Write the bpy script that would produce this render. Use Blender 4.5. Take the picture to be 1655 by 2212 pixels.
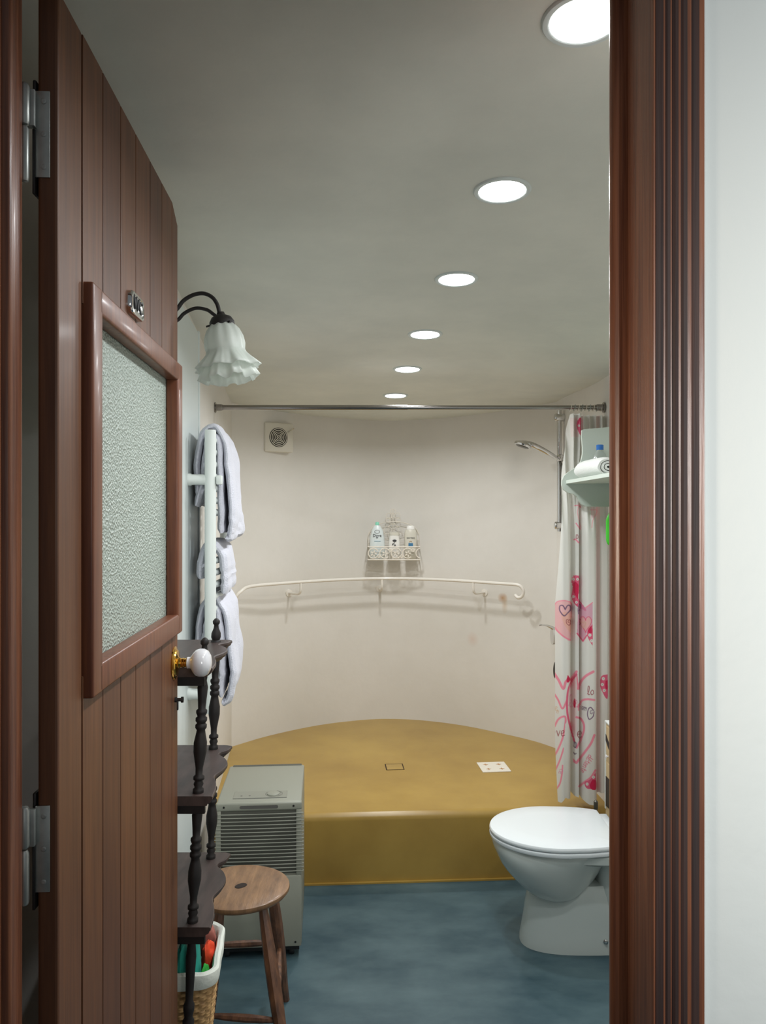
import bpy, bmesh, math, random
import numpy as np
from mathutils import Vector, Matrix, noise
random.seed(7)
for o in list(bpy.data.objects): bpy.data.objects.remove(o)
SC = bpy.context.scene
COL = SC.collection
PI = math.pi
F = 1720.0; CX = 827.5; CY = 1110.0; HC = 1.45

# ------------------------------------------------------------------ camera, world, exposure
cam = bpy.data.cameras.new('camera'); camo = bpy.data.objects.new('camera', cam); COL.objects.link(camo)
cam.sensor_fit = 'VERTICAL'; cam.sensor_height = 24.0; cam.lens = F/2212*24.0
cam.shift_y = 4/2212; cam.clip_start = 0.01
camo.location = (0, 0, HC); camo.rotation_euler = (PI/2, 0, 0)
SC.camera = camo
SC.view_settings.view_transform = 'Standard'; SC.view_settings.look = 'None'
SC.view_settings.gamma = 1.0; SC.view_settings.use_curve_mapping = False
SC.view_settings.exposure = 0.0
W = bpy.data.worlds.new('hall_daylight'); SC.world = W; W.use_nodes = True
W.node_tree.nodes['Background'].inputs[0].default_value = (0.90, 0.97, 1.0, 1)
W.node_tree.nodes['Background'].inputs[1].default_value = 0.16
HALL_POWER = 6.0
LAMP_POWER = 5.2
LAMP_EMIT = 14.0
hl = bpy.data.lights.new('hall_lamp', 'AREA'); hl.shape = 'RECTANGLE'; hl.size = 0.5; hl.size_y = 0.7; hl.energy = HALL_POWER; hl.color = (0.98, 1.0, 0.98); hl.spread = math.radians(55)
hlo = bpy.data.objects.new('hall_lamp', hl); COL.objects.link(hlo); hlo.location = (1.0, -1.3, 1.6)
hlo.rotation_euler = (Vector((0.85, 0.85, 1.4))-Vector((1.0, -1.3, 1.6))).to_track_quat('-Z', 'Y').to_euler()

wl = bpy.data.lights.new('jamb_fill_light', 'AREA'); wl.shape = 'RECTANGLE'; wl.size = 0.25; wl.size_y = 0.35; wl.energy = 0.7; wl.color = (1.0, 0.85, 0.68); wl.spread = math.radians(38)  # added fill lamp, unseen, brightens the right jamb and its bead
wlo = bpy.data.objects.new('jamb_fill_light', wl); COL.objects.link(wlo); wlo.location = (-1.25, 0.12, 1.42)
wlo.rotation_euler = (Vector((0.285, 0.91, 1.45))-Vector((-1.25, 0.12, 1.42))).to_track_quat('-Z', 'Y').to_euler()

# ------------------------------------------------------------------ materials
def lin(r, g, b):
    f = lambda c: (c/255/12.92) if c/255 <= 0.04045 else ((c/255+0.055)/1.055)**2.4
    return (f(r), f(g), f(b), 1)
def mat(name, col, rough=0.5, metal=0.0, col2=None, nscale=4, stretch=(1, 1, 1), bump=0.0, bscale=30, bdist=0.01, detail=4, coat=0.0, sheen=0.0,
        lo=0.35, hi=0.65, spec=0.5, sss=0.0, trans=0.0, bstretch=(1, 1, 1), voro=False):
    m = bpy.data.materials.new(name); m.use_nodes = True
    nt = m.node_tree; b = nt.nodes['Principled BSDF']
    b.inputs['Base Color'].default_value = col; b.inputs['Roughness'].default_value = rough
    b.inputs['Metallic'].default_value = metal; b.inputs['Coat Weight'].default_value = coat
    b.inputs['Coat Roughness'].default_value = 0.15
    b.inputs['Sheen Weight'].default_value = sheen; b.inputs['Specular IOR Level'].default_value = spec
    b.inputs['Transmission Weight'].default_value = trans
    tc = nt.nodes.new('ShaderNodeTexCoord')
    if col2:
        mp = nt.nodes.new('ShaderNodeMapping'); mp.inputs['Scale'].default_value = stretch
        nz = nt.nodes.new('ShaderNodeTexNoise'); nz.inputs['Scale'].default_value = nscale; nz.inputs['Detail'].default_value = detail
        nz.inputs['Roughness'].default_value = 0.6
        cr = nt.nodes.new('ShaderNodeValToRGB'); cr.color_ramp.elements[0].position = lo; cr.color_ramp.elements[1].position = hi
        cr.color_ramp.elements[0].color = col; cr.color_ramp.elements[1].color = col2
        nt.links.new(tc.outputs['Object'], mp.inputs[0]); nt.links.new(mp.outputs[0], nz.inputs['Vector'])
        nt.links.new(nz.outputs['Fac'], cr.inputs[0]); nt.links.new(cr.outputs[0], b.inputs['Base Color'])
    if bump:
        mp = nt.nodes.new('ShaderNodeMapping'); mp.inputs['Scale'].default_value = bstretch
        if voro:
            nz = nt.nodes.new('ShaderNodeTexVoronoi'); o_ = 'Distance'
        else:
            nz = nt.nodes.new('ShaderNodeTexNoise'); nz.inputs['Detail'].default_value = 5; o_ = 'Fac'
        nz.inputs['Scale'].default_value = bscale
        bp = nt.nodes.new('ShaderNodeBump'); bp.inputs['Strength'].default_value = bump; bp.inputs['Distance'].default_value = bdist
        nt.links.new(tc.outputs['Object'], mp.inputs[0]); nt.links.new(mp.outputs[0], nz.inputs['Vector'])
        nt.links.new(nz.outputs[o_], bp.inputs['Height']); nt.links.new(bp.outputs[0], b.inputs['Normal'])
    return m
M = {}
M['plaster'] = mat('plaster', lin(226, 222, 215), 0.75, col2=lin(217, 213, 205), nscale=1.6, bump=0.25, bscale=14, bdist=0.006, detail=8)
M['ceilplaster'] = mat('ceiling_plaster', lin(226, 226, 216), 0.8, col2=lin(214, 215, 206), nscale=3.0, bump=0.35, bscale=9, bdist=0.008, detail=10)
M['hallplaster'] = mat('hall_plaster', lin(226, 230, 228), 0.8, bump=0.5, bscale=18, bdist=0.006)
M['whitepaint'] = mat('white_paint', lin(214, 222, 220), 0.45)
M['blue'] = mat('blue_floor', lin(40, 67, 77), 0.5, col2=lin(82, 104, 109), nscale=3.6, stretch=(1, 1.8, 1), detail=9, bump=0.12, bscale=20, bdist=0.004, lo=0.3, hi=0.72)
M['ochre'] = mat('ochre_resin', lin(154, 122, 56), 0.3, col2=lin(178, 146, 72), nscale=2.5, detail=9, bump=0.08, bscale=14, bdist=0.004, lo=0.3, hi=0.7)
M['doorwood'] = mat('door_wood', lin(114, 71, 42), 0.5, col2=lin(90, 54, 33), nscale=6, stretch=(14, 14, 0.6), detail=6, coat=0.04, bump=0.12, bscale=10, bdist=0.002, bstretch=(20, 20, 0.6))
M['plank2'] = mat('door_plank_dark', lin(102, 62, 39), 0.5, col2=lin(82, 48, 31), nscale=6, stretch=(14, 14, 0.6), detail=6, coat=0.04)
M['mould'] = mat('moulding_wood', lin(128, 76, 50), 0.42, col2=lin(102, 56, 38), nscale=6, stretch=(14, 14, 0.8), coat=0.1)
M['groove'] = mat('groove_shadow_gap', lin(60, 32, 24), 0.8)
M['frame'] = mat('frame_wood', lin(148, 94, 66), 0.34, col2=lin(110, 66, 48), nscale=8, stretch=(16, 16, 0.5), coat=0.08, bump=0.3, bscale=9, bdist=0.002, bstretch=(30, 30, 0.7))
M['framedark'] = mat('frame_dark_wood', lin(66, 42, 36), 0.6, col2=lin(46, 31, 29), nscale=8, stretch=(20, 20, 0.5), coat=0.0, bump=0.4, bscale=9, bdist=0.002, bstretch=(30, 30, 0.7))
M['steel'] = mat('dull_steel', lin(186, 190, 186), 0.42, 0.75, col2=lin(156, 160, 158), nscale=20)
M['steeldark'] = mat('worn_dark_steel', lin(62, 60, 60), 0.5, 0.7)
M['chrome'] = mat('chrome', lin(215, 215, 215), 0.12, 1.0)
M['rodmetal'] = mat('brushed_rod', lin(150, 146, 142), 0.22, 1.0)
M['brass'] = mat('brass', lin(224, 176, 84), 0.16, 1.0)
M['porcelain'] = mat('porcelain', lin(222, 222, 226), 0.12, coat=0.8)
M['ceramic'] = mat('toilet_ceramic', lin(196, 204, 200), 0.16, coat=0.6)
M['seatplastic'] = mat('seat_plastic', lin(232, 238, 240), 0.2, coat=0.4)
M['ebony'] = mat('dark_stained_wood', lin(30, 24, 23), 0.6, col2=lin(22, 17, 16), nscale=8, stretch=(6, 6, 1), coat=0.0)
M['ebonytop'] = mat('dark_shelf_wood', lin(72, 58, 54), 0.5, col2=lin(50, 40, 37), nscale=5, stretch=(8, 1.5, 4), coat=0.1)
M['white'] = mat('white_enamel', lin(226, 232, 228), 0.35)
M['rail'] = mat('rail_enamel', lin(232, 226, 216), 0.28, coat=0.3)
M['towel'] = mat('terry_towel', lin(212, 213, 224), 0.95, bump=0.7, bscale=260, bdist=0.004, sheen=0.3)
M['towelw'] = mat('white_towel', lin(232, 234, 230), 0.95, bump=0.7, bscale=260, bdist=0.004, sheen=0.3)
M['appliance'] = mat('appliance_plastic', lin(146, 147, 134), 0.45)
M['appdark'] = mat('appliance_recess', lin(84, 84, 76), 0.6)
M['appline'] = mat('appliance_panel', lin(138, 139, 127), 0.4)
M['grey'] = mat('grey_mark', lin(90, 88, 84), 0.5)
M['black'] = mat('black_plastic', lin(22, 22, 22), 0.5)
M['hole'] = mat('dark_hole', lin(40, 30, 24), 0.9)
M['stoolseat'] = mat('worn_stool_wood', lin(148, 112, 78), 0.5, col2=lin(92, 66, 46), nscale=5, stretch=(10, 2.2, 1), detail=8, coat=0.1, bump=0.3, bscale=12, bdist=0.003, bstretch=(14, 1.5, 1), lo=0.3, hi=0.75)
M['stoolleg'] = mat('worn_leg_wood', lin(120, 82, 58), 0.5, col2=lin(74, 48, 36), nscale=12, stretch=(5, 5, 1), coat=0.1)
M['wicker'] = mat('wicker', lin(196, 158, 106), 0.6, col2=lin(160, 122, 78), nscale=60)
M['linen'] = mat('white_liner', lin(222, 226, 216), 0.9, bump=0.3, bscale=40, bdist=0.01)
M['teal'] = mat('teal_cloth', lin(30, 148, 134), 0.8)
M['tealdark'] = mat('dark_teal_cloth', lin(40, 92, 88), 0.85)
M['orange'] = mat('orange_cloth', lin(226, 72, 36), 0.8, bump=0.5, bscale=30, bdist=0.01)
M['green'] = mat('green_cloth', lin(44, 160, 58), 0.8)
M['rose'] = mat('dusky_rose_cloth', lin(168, 104, 92), 0.9)
M['lime'] = mat('lime_green_plastic', lin(70, 196, 50), 0.4)
M['bluecap'] = mat('blue_cap', lin(40, 110, 190), 0.35)
M['clearpl'] = mat('clear_plastic', lin(205, 214, 208), 0.15, trans=0.55)
M['bottleblue'] = mat('pale_blue_bottle', lin(218, 226, 225), 0.3)
M['bottlewhite'] = mat('white_bottle', lin(236, 234, 228), 0.3)
M['bottlecream'] = mat('cream_bottle', lin(214, 210, 196), 0.3)
M['mint'] = mat('mint_cap', lin(140, 218, 190), 0.4)
M['ink'] = mat('dark_ink', lin(56, 56, 58), 0.6)
M['inkblue'] = mat('blue_label', lin(62, 120, 160), 0.5)
M['inkgold'] = mat('gold_mark', lin(178, 140, 80), 0.5)
M['inkpale'] = mat('pale_blue_ink', lin(130, 172, 190), 0.6)
M['wirewhite'] = mat('white_wire', lin(228, 220, 206), 0.4)
M['shelfwhite'] = mat('shelf_paint', lin(206, 216, 206), 0.5)
M['tilew'] = mat('glazed_tile', lin(234, 228, 214), 0.25)
M['tilemark'] = mat('tile_motif', lin(186, 140, 96), 0.4)
M['drainline'] = mat('drain_gap', lin(50, 32, 12), 0.8)
M['beigebox'] = mat('beige_panel', lin(200, 176, 134), 0.5)
M['blackbox'] = mat('dark_motif', lin(34, 32, 34), 0.5)
M['fanwhite'] = mat('fan_plastic', lin(220, 215, 202), 0.45)
M['fandark'] = mat('fan_dark', lin(52, 50, 46), 0.7)
M['rust'] = mat('rust', lin(176, 130, 80), 0.8)
M['hose'] = mat('grey_hose', lin(96, 94, 88), 0.35, 0.5)
m = M['shade'] = bpy.data.materials.new('frosted_glass'); m.use_nodes = True; nt = m.node_tree
b = nt.nodes['Principled BSDF']; b.inputs['Base Color'].default_value = lin(238, 243, 238); b.inputs['Roughness'].default_value = 0.4
tr = nt.nodes.new('ShaderNodeBsdfTranslucent'); tr.inputs[0].default_value = lin(232, 238, 232)
tp = nt.nodes.new('ShaderNodeBsdfTransparent'); mx = nt.nodes.new('ShaderNodeMixShader'); mx2 = nt.nodes.new('ShaderNodeMixShader')
mx.inputs[0].default_value = 0.4; mx2.inputs[0].default_value = 0.3
nt.links.new(b.outputs[0], mx.inputs[1]); nt.links.new(tr.outputs[0], mx.inputs[2]); nt.links.new(mx.outputs[0], mx2.inputs[1]); nt.links.new(tp.outputs[0], mx2.inputs[2])
nt.links.new(mx2.outputs[0], nt.nodes['Material Output'].inputs[0])
M['obscure'] = mat('obscure_glass', lin(200, 214, 204), 0.3, trans=0.2, bump=0.75, bscale=240, bdist=0.0045, voro=True)
M['curtain'] = bpy.data.materials.new('printed_curtain'); m = M['curtain']; m.use_nodes = True; nt = m.node_tree
b = nt.nodes['Principled BSDF']; b.inputs['Roughness'].default_value = 0.6
at_ = nt.nodes.new('ShaderNodeVertexColor'); at_.layer_name = 'print'
nt.links.new(at_.outputs[0], b.inputs['Base Color'])
tr = nt.nodes.new('ShaderNodeBsdfTranslucent'); mx = nt.nodes.new('ShaderNodeMixShader'); mx.inputs[0].default_value = 0.25
nt.links.new(at_.outputs[0], tr.inputs[0]); nt.links.new(b.outputs[0], mx.inputs[1]); nt.links.new(tr.outputs[0], mx.inputs[2])
nt.links.new(mx.outputs[0], nt.nodes['Material Output'].inputs[0])
def emit(name, col, s):
    m = bpy.data.materials.new(name); m.use_nodes = True; b = m.node_tree.nodes['Principled BSDF']
    b.inputs['Base Color'].default_value = (0.9, 0.9, 0.9, 1)
    b.inputs['Emission Color'].default_value = col; b.inputs['Emission Strength'].default_value = s; return m
M['lamp'] = emit('lamp_diffuser', (0.97, 0.99, 1.0, 1), LAMP_EMIT)

def spotted(base, name, spots):
    m = M[base].copy(); m.name = name; nt = m.node_tree; b = nt.nodes['Principled BSDF']; src = b.inputs['Base Color'].links[0].from_socket
    tc = nt.nodes.new('ShaderNodeTexCoord')
    for (c, sc_, k, col) in spots:
        mp = nt.nodes.new('ShaderNodeMapping'); mp.vector_type = 'POINT'; mp.inputs['Scale'].default_value = sc_; mp.inputs['Location'].default_value = tuple(-a*b_ for a, b_ in zip(c, sc_))
        gr = nt.nodes.new('ShaderNodeTexGradient'); gr.gradient_type = 'SPHERICAL'
        mu = nt.nodes.new('ShaderNodeMath'); mu.operation = 'MULTIPLY'; mu.inputs[1].default_value = k
        mx = nt.nodes.new('ShaderNodeMixRGB'); mx.inputs[2].default_value = col
        nt.links.new(tc.outputs['Object'], mp.inputs[0]); nt.links.new(mp.outputs[0], gr.inputs[0]); nt.links.new(gr.outputs[1], mu.inputs[0])
        nt.links.new(mu.outputs[0], mx.inputs[0]); nt.links.new(src, mx.inputs[1]); src = mx.outputs[0]
    nt.links.new(src, b.inputs['Base Color']); M[name] = m
spotted('plaster', 'rust_grey_plaster', [((0.64, 4.262, 1.0), (38, 8, 34), 0.8, lin(176, 124, 66)), ((0.65, 4.255, 0.97), (60, 8, 16), 0.5, lin(186, 150, 100)), ((0.492, 4.37, 0.76), (30, 8, 22), 0.3, lin(206, 150, 120)),
    ((0.70, 4.2, 1.74), (12, 6, 16), 0.22, lin(160, 158, 150)), ((0.69, 4.2, 1.66), (12, 6, 16), 0.22, lin(160, 158, 150))])  # after the rust stains: two faint grey patches near the hand shower
# ------------------------------------------------------------------ helpers
def P(px, py, Y): return Vector(((px-CX)/F*Y, Y, HC-(py-CY)/F*Y))
def tagp(o, label, cat=None, group=None, kind=None):
    if label: o['label'] = label
    if cat: o['category'] = cat
    if group: o['group'] = group
    if kind: o['kind'] = kind
    return o
def thing(name, label, cat, loc, rotz=0, group=None, kind=None):
    o = bpy.data.objects.new(name, None); COL.objects.link(o); o.location = loc; o.rotation_euler = (0, 0, rotz)
    o.empty_display_size = 0.05
    return tagp(o, label, cat, group, kind)
def world(o):
    m = Matrix.LocRotScale(o.location, o.rotation_euler, o.scale)
    return world(o.parent) @ m if o.parent else m
def obj(name, bm, m, parent=None, smooth=True, local=False, angle=40, recalc=True):
    if recalc: bmesh.ops.recalc_face_normals(bm, faces=bm.faces)
    if parent is not None and not local: bm.transform(world(parent).inverted())
    me = bpy.data.meshes.new(name); bm.to_mesh(me); bm.free()
    for mm in (m if isinstance(m, (list, tuple)) else [m]): me.materials.append(mm)
    if smooth:
        for p in me.polygons: p.use_smooth = True
        me.set_sharp_from_angle(angle=math.radians(angle))
    o = bpy.data.objects.new(name, me); COL.objects.link(o)
    if parent is not None: o.parent = parent
    return o
def solo(name, bm, m, label, cat=None, group=None, kind=None, loc=None, **k):
    """a one-mesh thing; origin at loc"""
    if loc is not None: bm.transform(Matrix.Translation(-Vector(loc)))
    o = obj(name, bm, m, **k)
    if loc is not None: o.location = loc
    return tagp(o, label, cat, group, kind)
def box(bm, x0, x1, y0, y1, z0, z1, bev=0.0, seg=2, mi=0, T=None):
    r = bmesh.ops.create_cube(bm, size=1); vs = r['verts']
    for v in vs: v.co = Vector((x0+(v.co.x+.5)*(x1-x0), y0+(v.co.y+.5)*(y1-y0), z0+(v.co.z+.5)*(z1-z0)))
    fs = list({f for v in vs for f in v.link_faces})
    for f in fs: f.material_index = mi
    if bev:
        es = list({e for v in vs for e in v.link_edges})
        r = bmesh.ops.bevel(bm, geom=es, offset=bev, segments=seg, affect='EDGES', profile=0.5)
        nv = set(r['verts']) | {v for v in vs if v.is_valid}
        for f in r['faces']: f.material_index = mi
        vs = list(nv)
    if T is not None:
        for v in vs: v.co = T @ v.co
    return vs
def ring_faces(bm, rings, closed=True, cap=True, mi=0):
    vr = [[bm.verts.new(p) for p in r] for r in rings]
    n = len(vr[0])
    for a, b in zip(vr, vr[1:]):
        for i in range(n if closed else n-1):
            f = bm.faces.new((a[i], a[(i+1) % n], b[(i+1) % n], b[i])); f.material_index = mi
    if cap and closed:
        f = bm.faces.new(vr[0][::-1]); f.material_index = mi
        f = bm.faces.new(vr[-1]); f.material_index = mi
    return vr
def lathe(bm, prof, T=None, n=24, mod=None, cap=True, mi=0):
    """prof: (r, z) list along +Z"""
    T = T or Matrix.Identity(4); rings = []
    for k, (r, z) in enumerate(prof):
        ring = []
        for i in range(n):
            a = 2*PI*i/n; rr, zz = (r, z) if mod is None else mod(r, z, a, k)
            ring.append(T @ Vector((max(rr, 1e-5)*math.cos(a), max(rr, 1e-5)*math.sin(a), zz)))
        rings.append(ring)
    ring_faces(bm, rings, cap=cap, mi=mi)
def tube(bm, pts, r, n=10, closed=False, mi=0):
    pts = [Vector(p) for p in pts]; N = len(pts); rings = []; up = None
    for i, p in enumerate(pts):
        if closed: t = (pts[(i+1) % N]-pts[i-1]).normalized()
        else: t = (pts[min(i+1, N-1)]-pts[max(i-1, 0)]).normalized()
        if up is None: up = t.orthogonal().normalized()
        else:
            up = (up - t*up.dot(t)); up = up.normalized() if up.length > 1e-6 else t.orthogonal().normalized()
        s = t.cross(up); rr = r[i] if isinstance(r, (list, tuple)) else r
        rings.append([p+(up*math.cos(2*PI*k/n)+s*math.sin(2*PI*k/n))*rr for k in range(n)])
    if closed: rings.append(rings[0])
    ring_faces(bm, rings, cap=not closed, mi=mi)
    if closed: bmesh.ops.remove_doubles(bm, verts=bm.verts, dist=1e-6)
def crom(pts, k=8):
    pts = [Vector(p) for p in pts]; q = [pts[0]*2-pts[1]]+pts+[pts[-1]*2-pts[-2]]; out = []
    for i in range(1, len(q)-2):
        for j in range(k):
            t = j/k; a, b, c, d = q[i-1], q[i], q[i+1], q[i+2]
            out.append(0.5*((2*b)+(c-a)*t+(2*a-5*b+4*c-d)*t*t+(3*b-a-3*c+d)*t**3))
    out.append(pts[-1]); return out
def arc3(c, ax, ay, r, a0, a1, n=16): return [Vector(c)+Vector(ax)*r*math.cos(a0+(a1-a0)*i/n)+Vector(ay)*r*math.sin(a0+(a1-a0)*i/n) for i in range(n+1)]
def prism(bm, poly, z0, z1, mi=0, bev=0):
    """poly: (x, y) outline; extruded z0..z1"""
    vr = ring_faces(bm, [[Vector((x, y, z0)) for x, y in poly], [Vector((x, y, z1)) for x, y in poly]], mi=mi)
    if bev:
        es = [e for f in bm.faces for e in f.edges if all(v in vr[1] for v in e.verts)]
        bmesh.ops.bevel(bm, geom=list(set(es)), offset=bev, segments=3, affect='EDGES')
def plate(bm, pts, nrm, th, mi=0):
    """flat outline of 3D points, extruded along nrm*th"""
    n = Vector(nrm).normalized()*th
    ring_faces(bm, [[Vector(p) for p in pts], [Vector(p)+n for p in pts]], mi=mi)
def text_bm(s, size, T, depth=0.0006, sx=1.0):
    c = bpy.data.curves.new('t', 'FONT'); c.body = s; c.size = size; c.extrude = depth; c.align_x = 'CENTER'; c.align_y = 'CENTER'; c.resolution_u = 3
    o = bpy.data.objects.new('t', c); COL.objects.link(o); bpy.context.view_layer.update()
    me = bpy.data.meshes.new_from_object(o.evaluated_get(bpy.context.evaluated_depsgraph_get()))
    bm = bmesh.new(); bm.from_mesh(me); bm.transform(T @ Matrix.Diagonal((sx, 1, 1, 1)))
    bpy.data.objects.remove(o); bpy.data.curves.remove(c); bpy.data.meshes.remove(me); return bm
def NB(): return bmesh.new()
def sm(x): x = max(0, min(1, x)); return x*x*(3-2*x)

# ------------------------------------------------------------------ room shell
LWx = lambda y: -0.765+0.100*(4.022-y)
RW = [(0.87, 3.99), (0.905, 3.25), (0.965, 2.6), (1.05, 1.6), (1.10, 0.86)]
def ceil_z(x, y):
    return ceil_0(x, y)+0.004*noise.noise(Vector((x, y, 0))*1.7)
def ceil_0(x, y):
    d = 0.045*sm((x-0.35)/0.55)*sm((4-y)/0.75)
    return HC+0.762-0.05*y-d
bm = NB(); box(bm, -2.2, 2.4, -2.5, 3.5, -0.12, 0.0)
solo('floor', bm, M['blue'], 'mottled blue floor in front of the ochre shower platform', kind='structure', smooth=False)
back = crom([(-0.765, 4.022, 0), (-0.60, 4.225, 0), (-0.377, 4.417, 0), (-0.18, 4.52, 0), (0.008, 4.567, 0), (0.22, 4.535, 0), (0.45, 4.42, 0), (0.672, 4.232, 0), (0.79, 4.11, 0), (0.87, 3.99, 0)], 8)
# shower platform (rounded nose, front edge runs slightly skew)
yf = lambda x: 3.132+0.063*x
fl = (LWx(3.09)-0.02, yf(-0.69)); fr = (0.93, yf(0.92))
bm = NB()
outl = [(p.x*1.01, p.y+0.02) for p in back]
poly = [fl]+[(fl[0]+(fr[0]-fl[0])*i/20, fl[1]+(fr[1]-fl[1])*i/20) for i in range(1, 20)]+[fr]+outl[::-1]
NP = 0.274
rings = []
for (off, z) in [(0, 0.0), (0, NP-0.03), (0.003, NP-0.018), (0.009, NP-0.008), (0.018, NP-0.002), (0.03, NP)]:
    rings.append([Vector((x, y+(off if i <= 20 else 0), z)) for i, (x, y) in enumerate(poly)])
ring_faces(bm, rings)
box(bm, fl[0], fr[0], -0.012, 0.01, 0.0, 0.006, T=Matrix.Translation((0, 3.132, 0)) @ Matrix.Rotation(math.atan(0.063), 4, 'Z'))
solo('shower_platform', bm, M['ochre'], 'raised ochre yellow shower platform with curved back edge', kind='structure')
# walls
def wall_strip(pts, z0, z1, th, nz=1, wob=0.0):
    """slab standing on a polyline (room side), thickness away from the room centre"""
    bm = NB(); inner = [Vector(p) for p in pts]; outer = []
    for i, p in enumerate(inner):
        t = (inner[min(i+1, len(inner)-1)]-inner[max(i-1, 0)]).normalized(); outer.append(p+Vector((-t.y, t.x, 0))*th)
    rings = []
    loop = inner+outer[::-1]
    for z in [z0+(z1-z0)*k/nz for k in range(nz+1)]: rings.append([Vector((p.x, p.y, z)) for p in loop])
    ring_faces(bm, rings); return bm
solo('wall_back', wall_strip([(p.x, p.y) for p in back][::-1] and [Vector((p.x, p.y, 0)) for p in back], 0, 2.3, 0.08), M['rust_grey_plaster'], 'curved cream plaster wall behind the shower platform', kind='structure')
solo('wall_left', wall_strip([Vector((-0.66, 0.93, 0)), Vector((-0.64, 1.35, 0))]+[Vector((LWx(y), y, 0)) for y in (1.72, 2, 3, 4.022)], 0, 2.4, 0.08), M['plaster'], 'cream plaster wall on the left behind the door', kind='structure')
solo('wall_right', wall_strip([Vector((x, y, 0)) for x, y in RW], 0, 2.4, 0.08), M['plaster'], 'cream plaster wall on the right behind the toilet', kind='structure')
bm = NB()
box(bm, 0.335, 2.4, 0.85, 0.925, 0, 2.7); box(bm, -2.2, -0.47, 0.85, 0.925, 0, 2.7); box(bm, -0.47, 0.335, 0.85, 0.925, 2.16, 2.7)
solo('wall_front', bm, M['hallplaster'], 'rough white plaster wall beside the door frame', kind='structure', smooth=False)
bm = NB(); nx, ny = 30, 40
g = [[Vector((-0.95+2.2*i/nx, 0.9+3.85*j/ny, 0)) for i in range(nx+1)] for j in range(ny+1)]
for r in g:
    for v in r: v.z = ceil_z(v.x, v.y)
vb = [[bm.verts.new(v) for v in r] for r in g]; vt = [[bm.verts.new(v+Vector((0, 0, 0.08))) for v in r] for r in g]
for j in range(ny):
    for i in range(nx):
        bm.faces.new((vb[j][i], vb[j+1][i], vb[j+1][i+1], vb[j][i+1])); bm.faces.new((vt[j][i], vt[j][i+1], vt[j+1][i+1], vt[j+1][i]))
for j in range(ny):
    bm.faces.new((vb[j][0], vt[j][0], vt[j+1][0], vb[j+1][0])); bm.faces.new((vb[j][nx], vb[j+1][nx], vt[j+1][nx], vt[j][nx]))
for i in range(nx):
    bm.faces.new((vb[0][i], vb[0][i+1], vt[0][i+1], vt[0][i])); bm.faces.new((vb[ny][i], vt[ny][i], vt[ny][i+1], vb[ny][i+1]))
solo('ceiling', bm, M['ceilplaster'], 'greyish white plaster ceiling with a row of downlights', kind='structure')
# flat white board on the left wall
bm = NB()
box(bm, 0, 0.93, 0.0, 0.012, 0.0, 2.055, 0.002, T=Matrix.Translation((LWx(1.74), 1.74, 0)) @ Matrix.Rotation(math.atan2(1, -0.1), 4, 'Z') @ Matrix.Scale(-1, 4, (0, 1, 0)))
box(bm, 0.915, 0.94, -0.004, 0.016, 0.0, 2.06, 0.002, T=Matrix.Translation((LWx(1.74), 1.74, 0)) @ Matrix.Rotation(math.atan2(1, -0.1), 4, 'Z') @ Matrix.Scale(-1, 4, (0, 1, 0)))
solo('trim_1', bm, M['whitepaint'], 'tall flat white board on the left wall behind the towel radiator', kind='structure', smooth=False)

# door frame: profile swept vertically (plan outline), right side, left side and head
def extr(bm, poly, z0, z1, mi=0):
    ring_faces(bm, [[Vector((x, y, z0)) for x, y in poly], [Vector((x, y, z1)) for x, y in poly]], mi=mi)
def arcpts(cx, cy, r, a0, a1, n=6): return [(cx+r*math.cos(a0+(a1-a0)*i/n), cy+r*math.sin(a0+(a1-a0)*i/n)) for i in range(n+1)]
df = thing('door_frame', 'varnished red-brown wooden door frame around the bathroom doorway', 'door frame', (0.3, 0.88, 0), kind='structure')
bm = NB()
poly = [(0.2862, 0.842)]+[(0.285, 0.850), (0.285, 0.926), (0.2885, 0.929), (0.2885, 0.933)]+arcpts(0.284, 0.946, 0.0147, -PI/2-0.5, -PI-0.6, 8)+[(0.274, 0.961), (0.34, 0.961), (0.34, 0.842)]
extr(bm, poly, 0, 2.15); obj('jamb', bm, M['frame'], df, angle=30)
bm = NB()   # moulded architrave on the hall face, right
xs = [0.2864, 0.2885, 0.293, 0.296, 0.2972, 0.3005, 0.3035, 0.3045, 0.3085, 0.312, 0.3132, 0.3175, 0.3215, 0.3225, 0.328, 0.3345]
ys = [0.846, 0.8405, 0.8395, 0.8405, 0.843, 0.8405, 0.8405, 0.8428, 0.8395, 0.8405, 0.843, 0.8405, 0.8405, 0.8435, 0.8412, 0.8418]
extr(bm, list(zip(xs, ys))+[(0.3365, 0.8445), (0.3365, 0.8505), (0.2868, 0.8505)], 0, 2.21); obj('architrave', bm, M['framedark'], df, angle=25)
bm = NB()
poly = [(-0.424, 0.865), (-0.424, 0.885)]+[(-0.418+0.004*math.cos(a), 0.903+0.017*math.sin(a)) for a in [(-PI/2)+PI*i/8 for i in range(9)]]+[(-0.424, 0.925), (-0.475, 0.925), (-0.475, 0.842), (-0.43, 0.842)]
extr(bm, poly, 0, 2.15); obj('jamb', bm, M['frame'], df, angle=40)
bm = NB(); box(bm, -0.475, 0.335, 0.842, 0.955, 2.10, 2.16); obj('frame_head', bm, M['frame'], df, smooth=False)
# plaster bead where wall meets the architrave
bm = NB(); pts = []
for k in range(90):
    z = 2.6*k/89; pts.append((0.3395+0.0022*noise.noise(Vector((0, 0, z*9)))+0.001*noise.noise(Vector((3, 0, z*40))), 0.848, z))
tube(bm, pts, 0.0042, 8); solo('trim_2', bm, M['hallplaster'], 'uneven white plaster edge beside the door frame', kind='structure')

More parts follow.
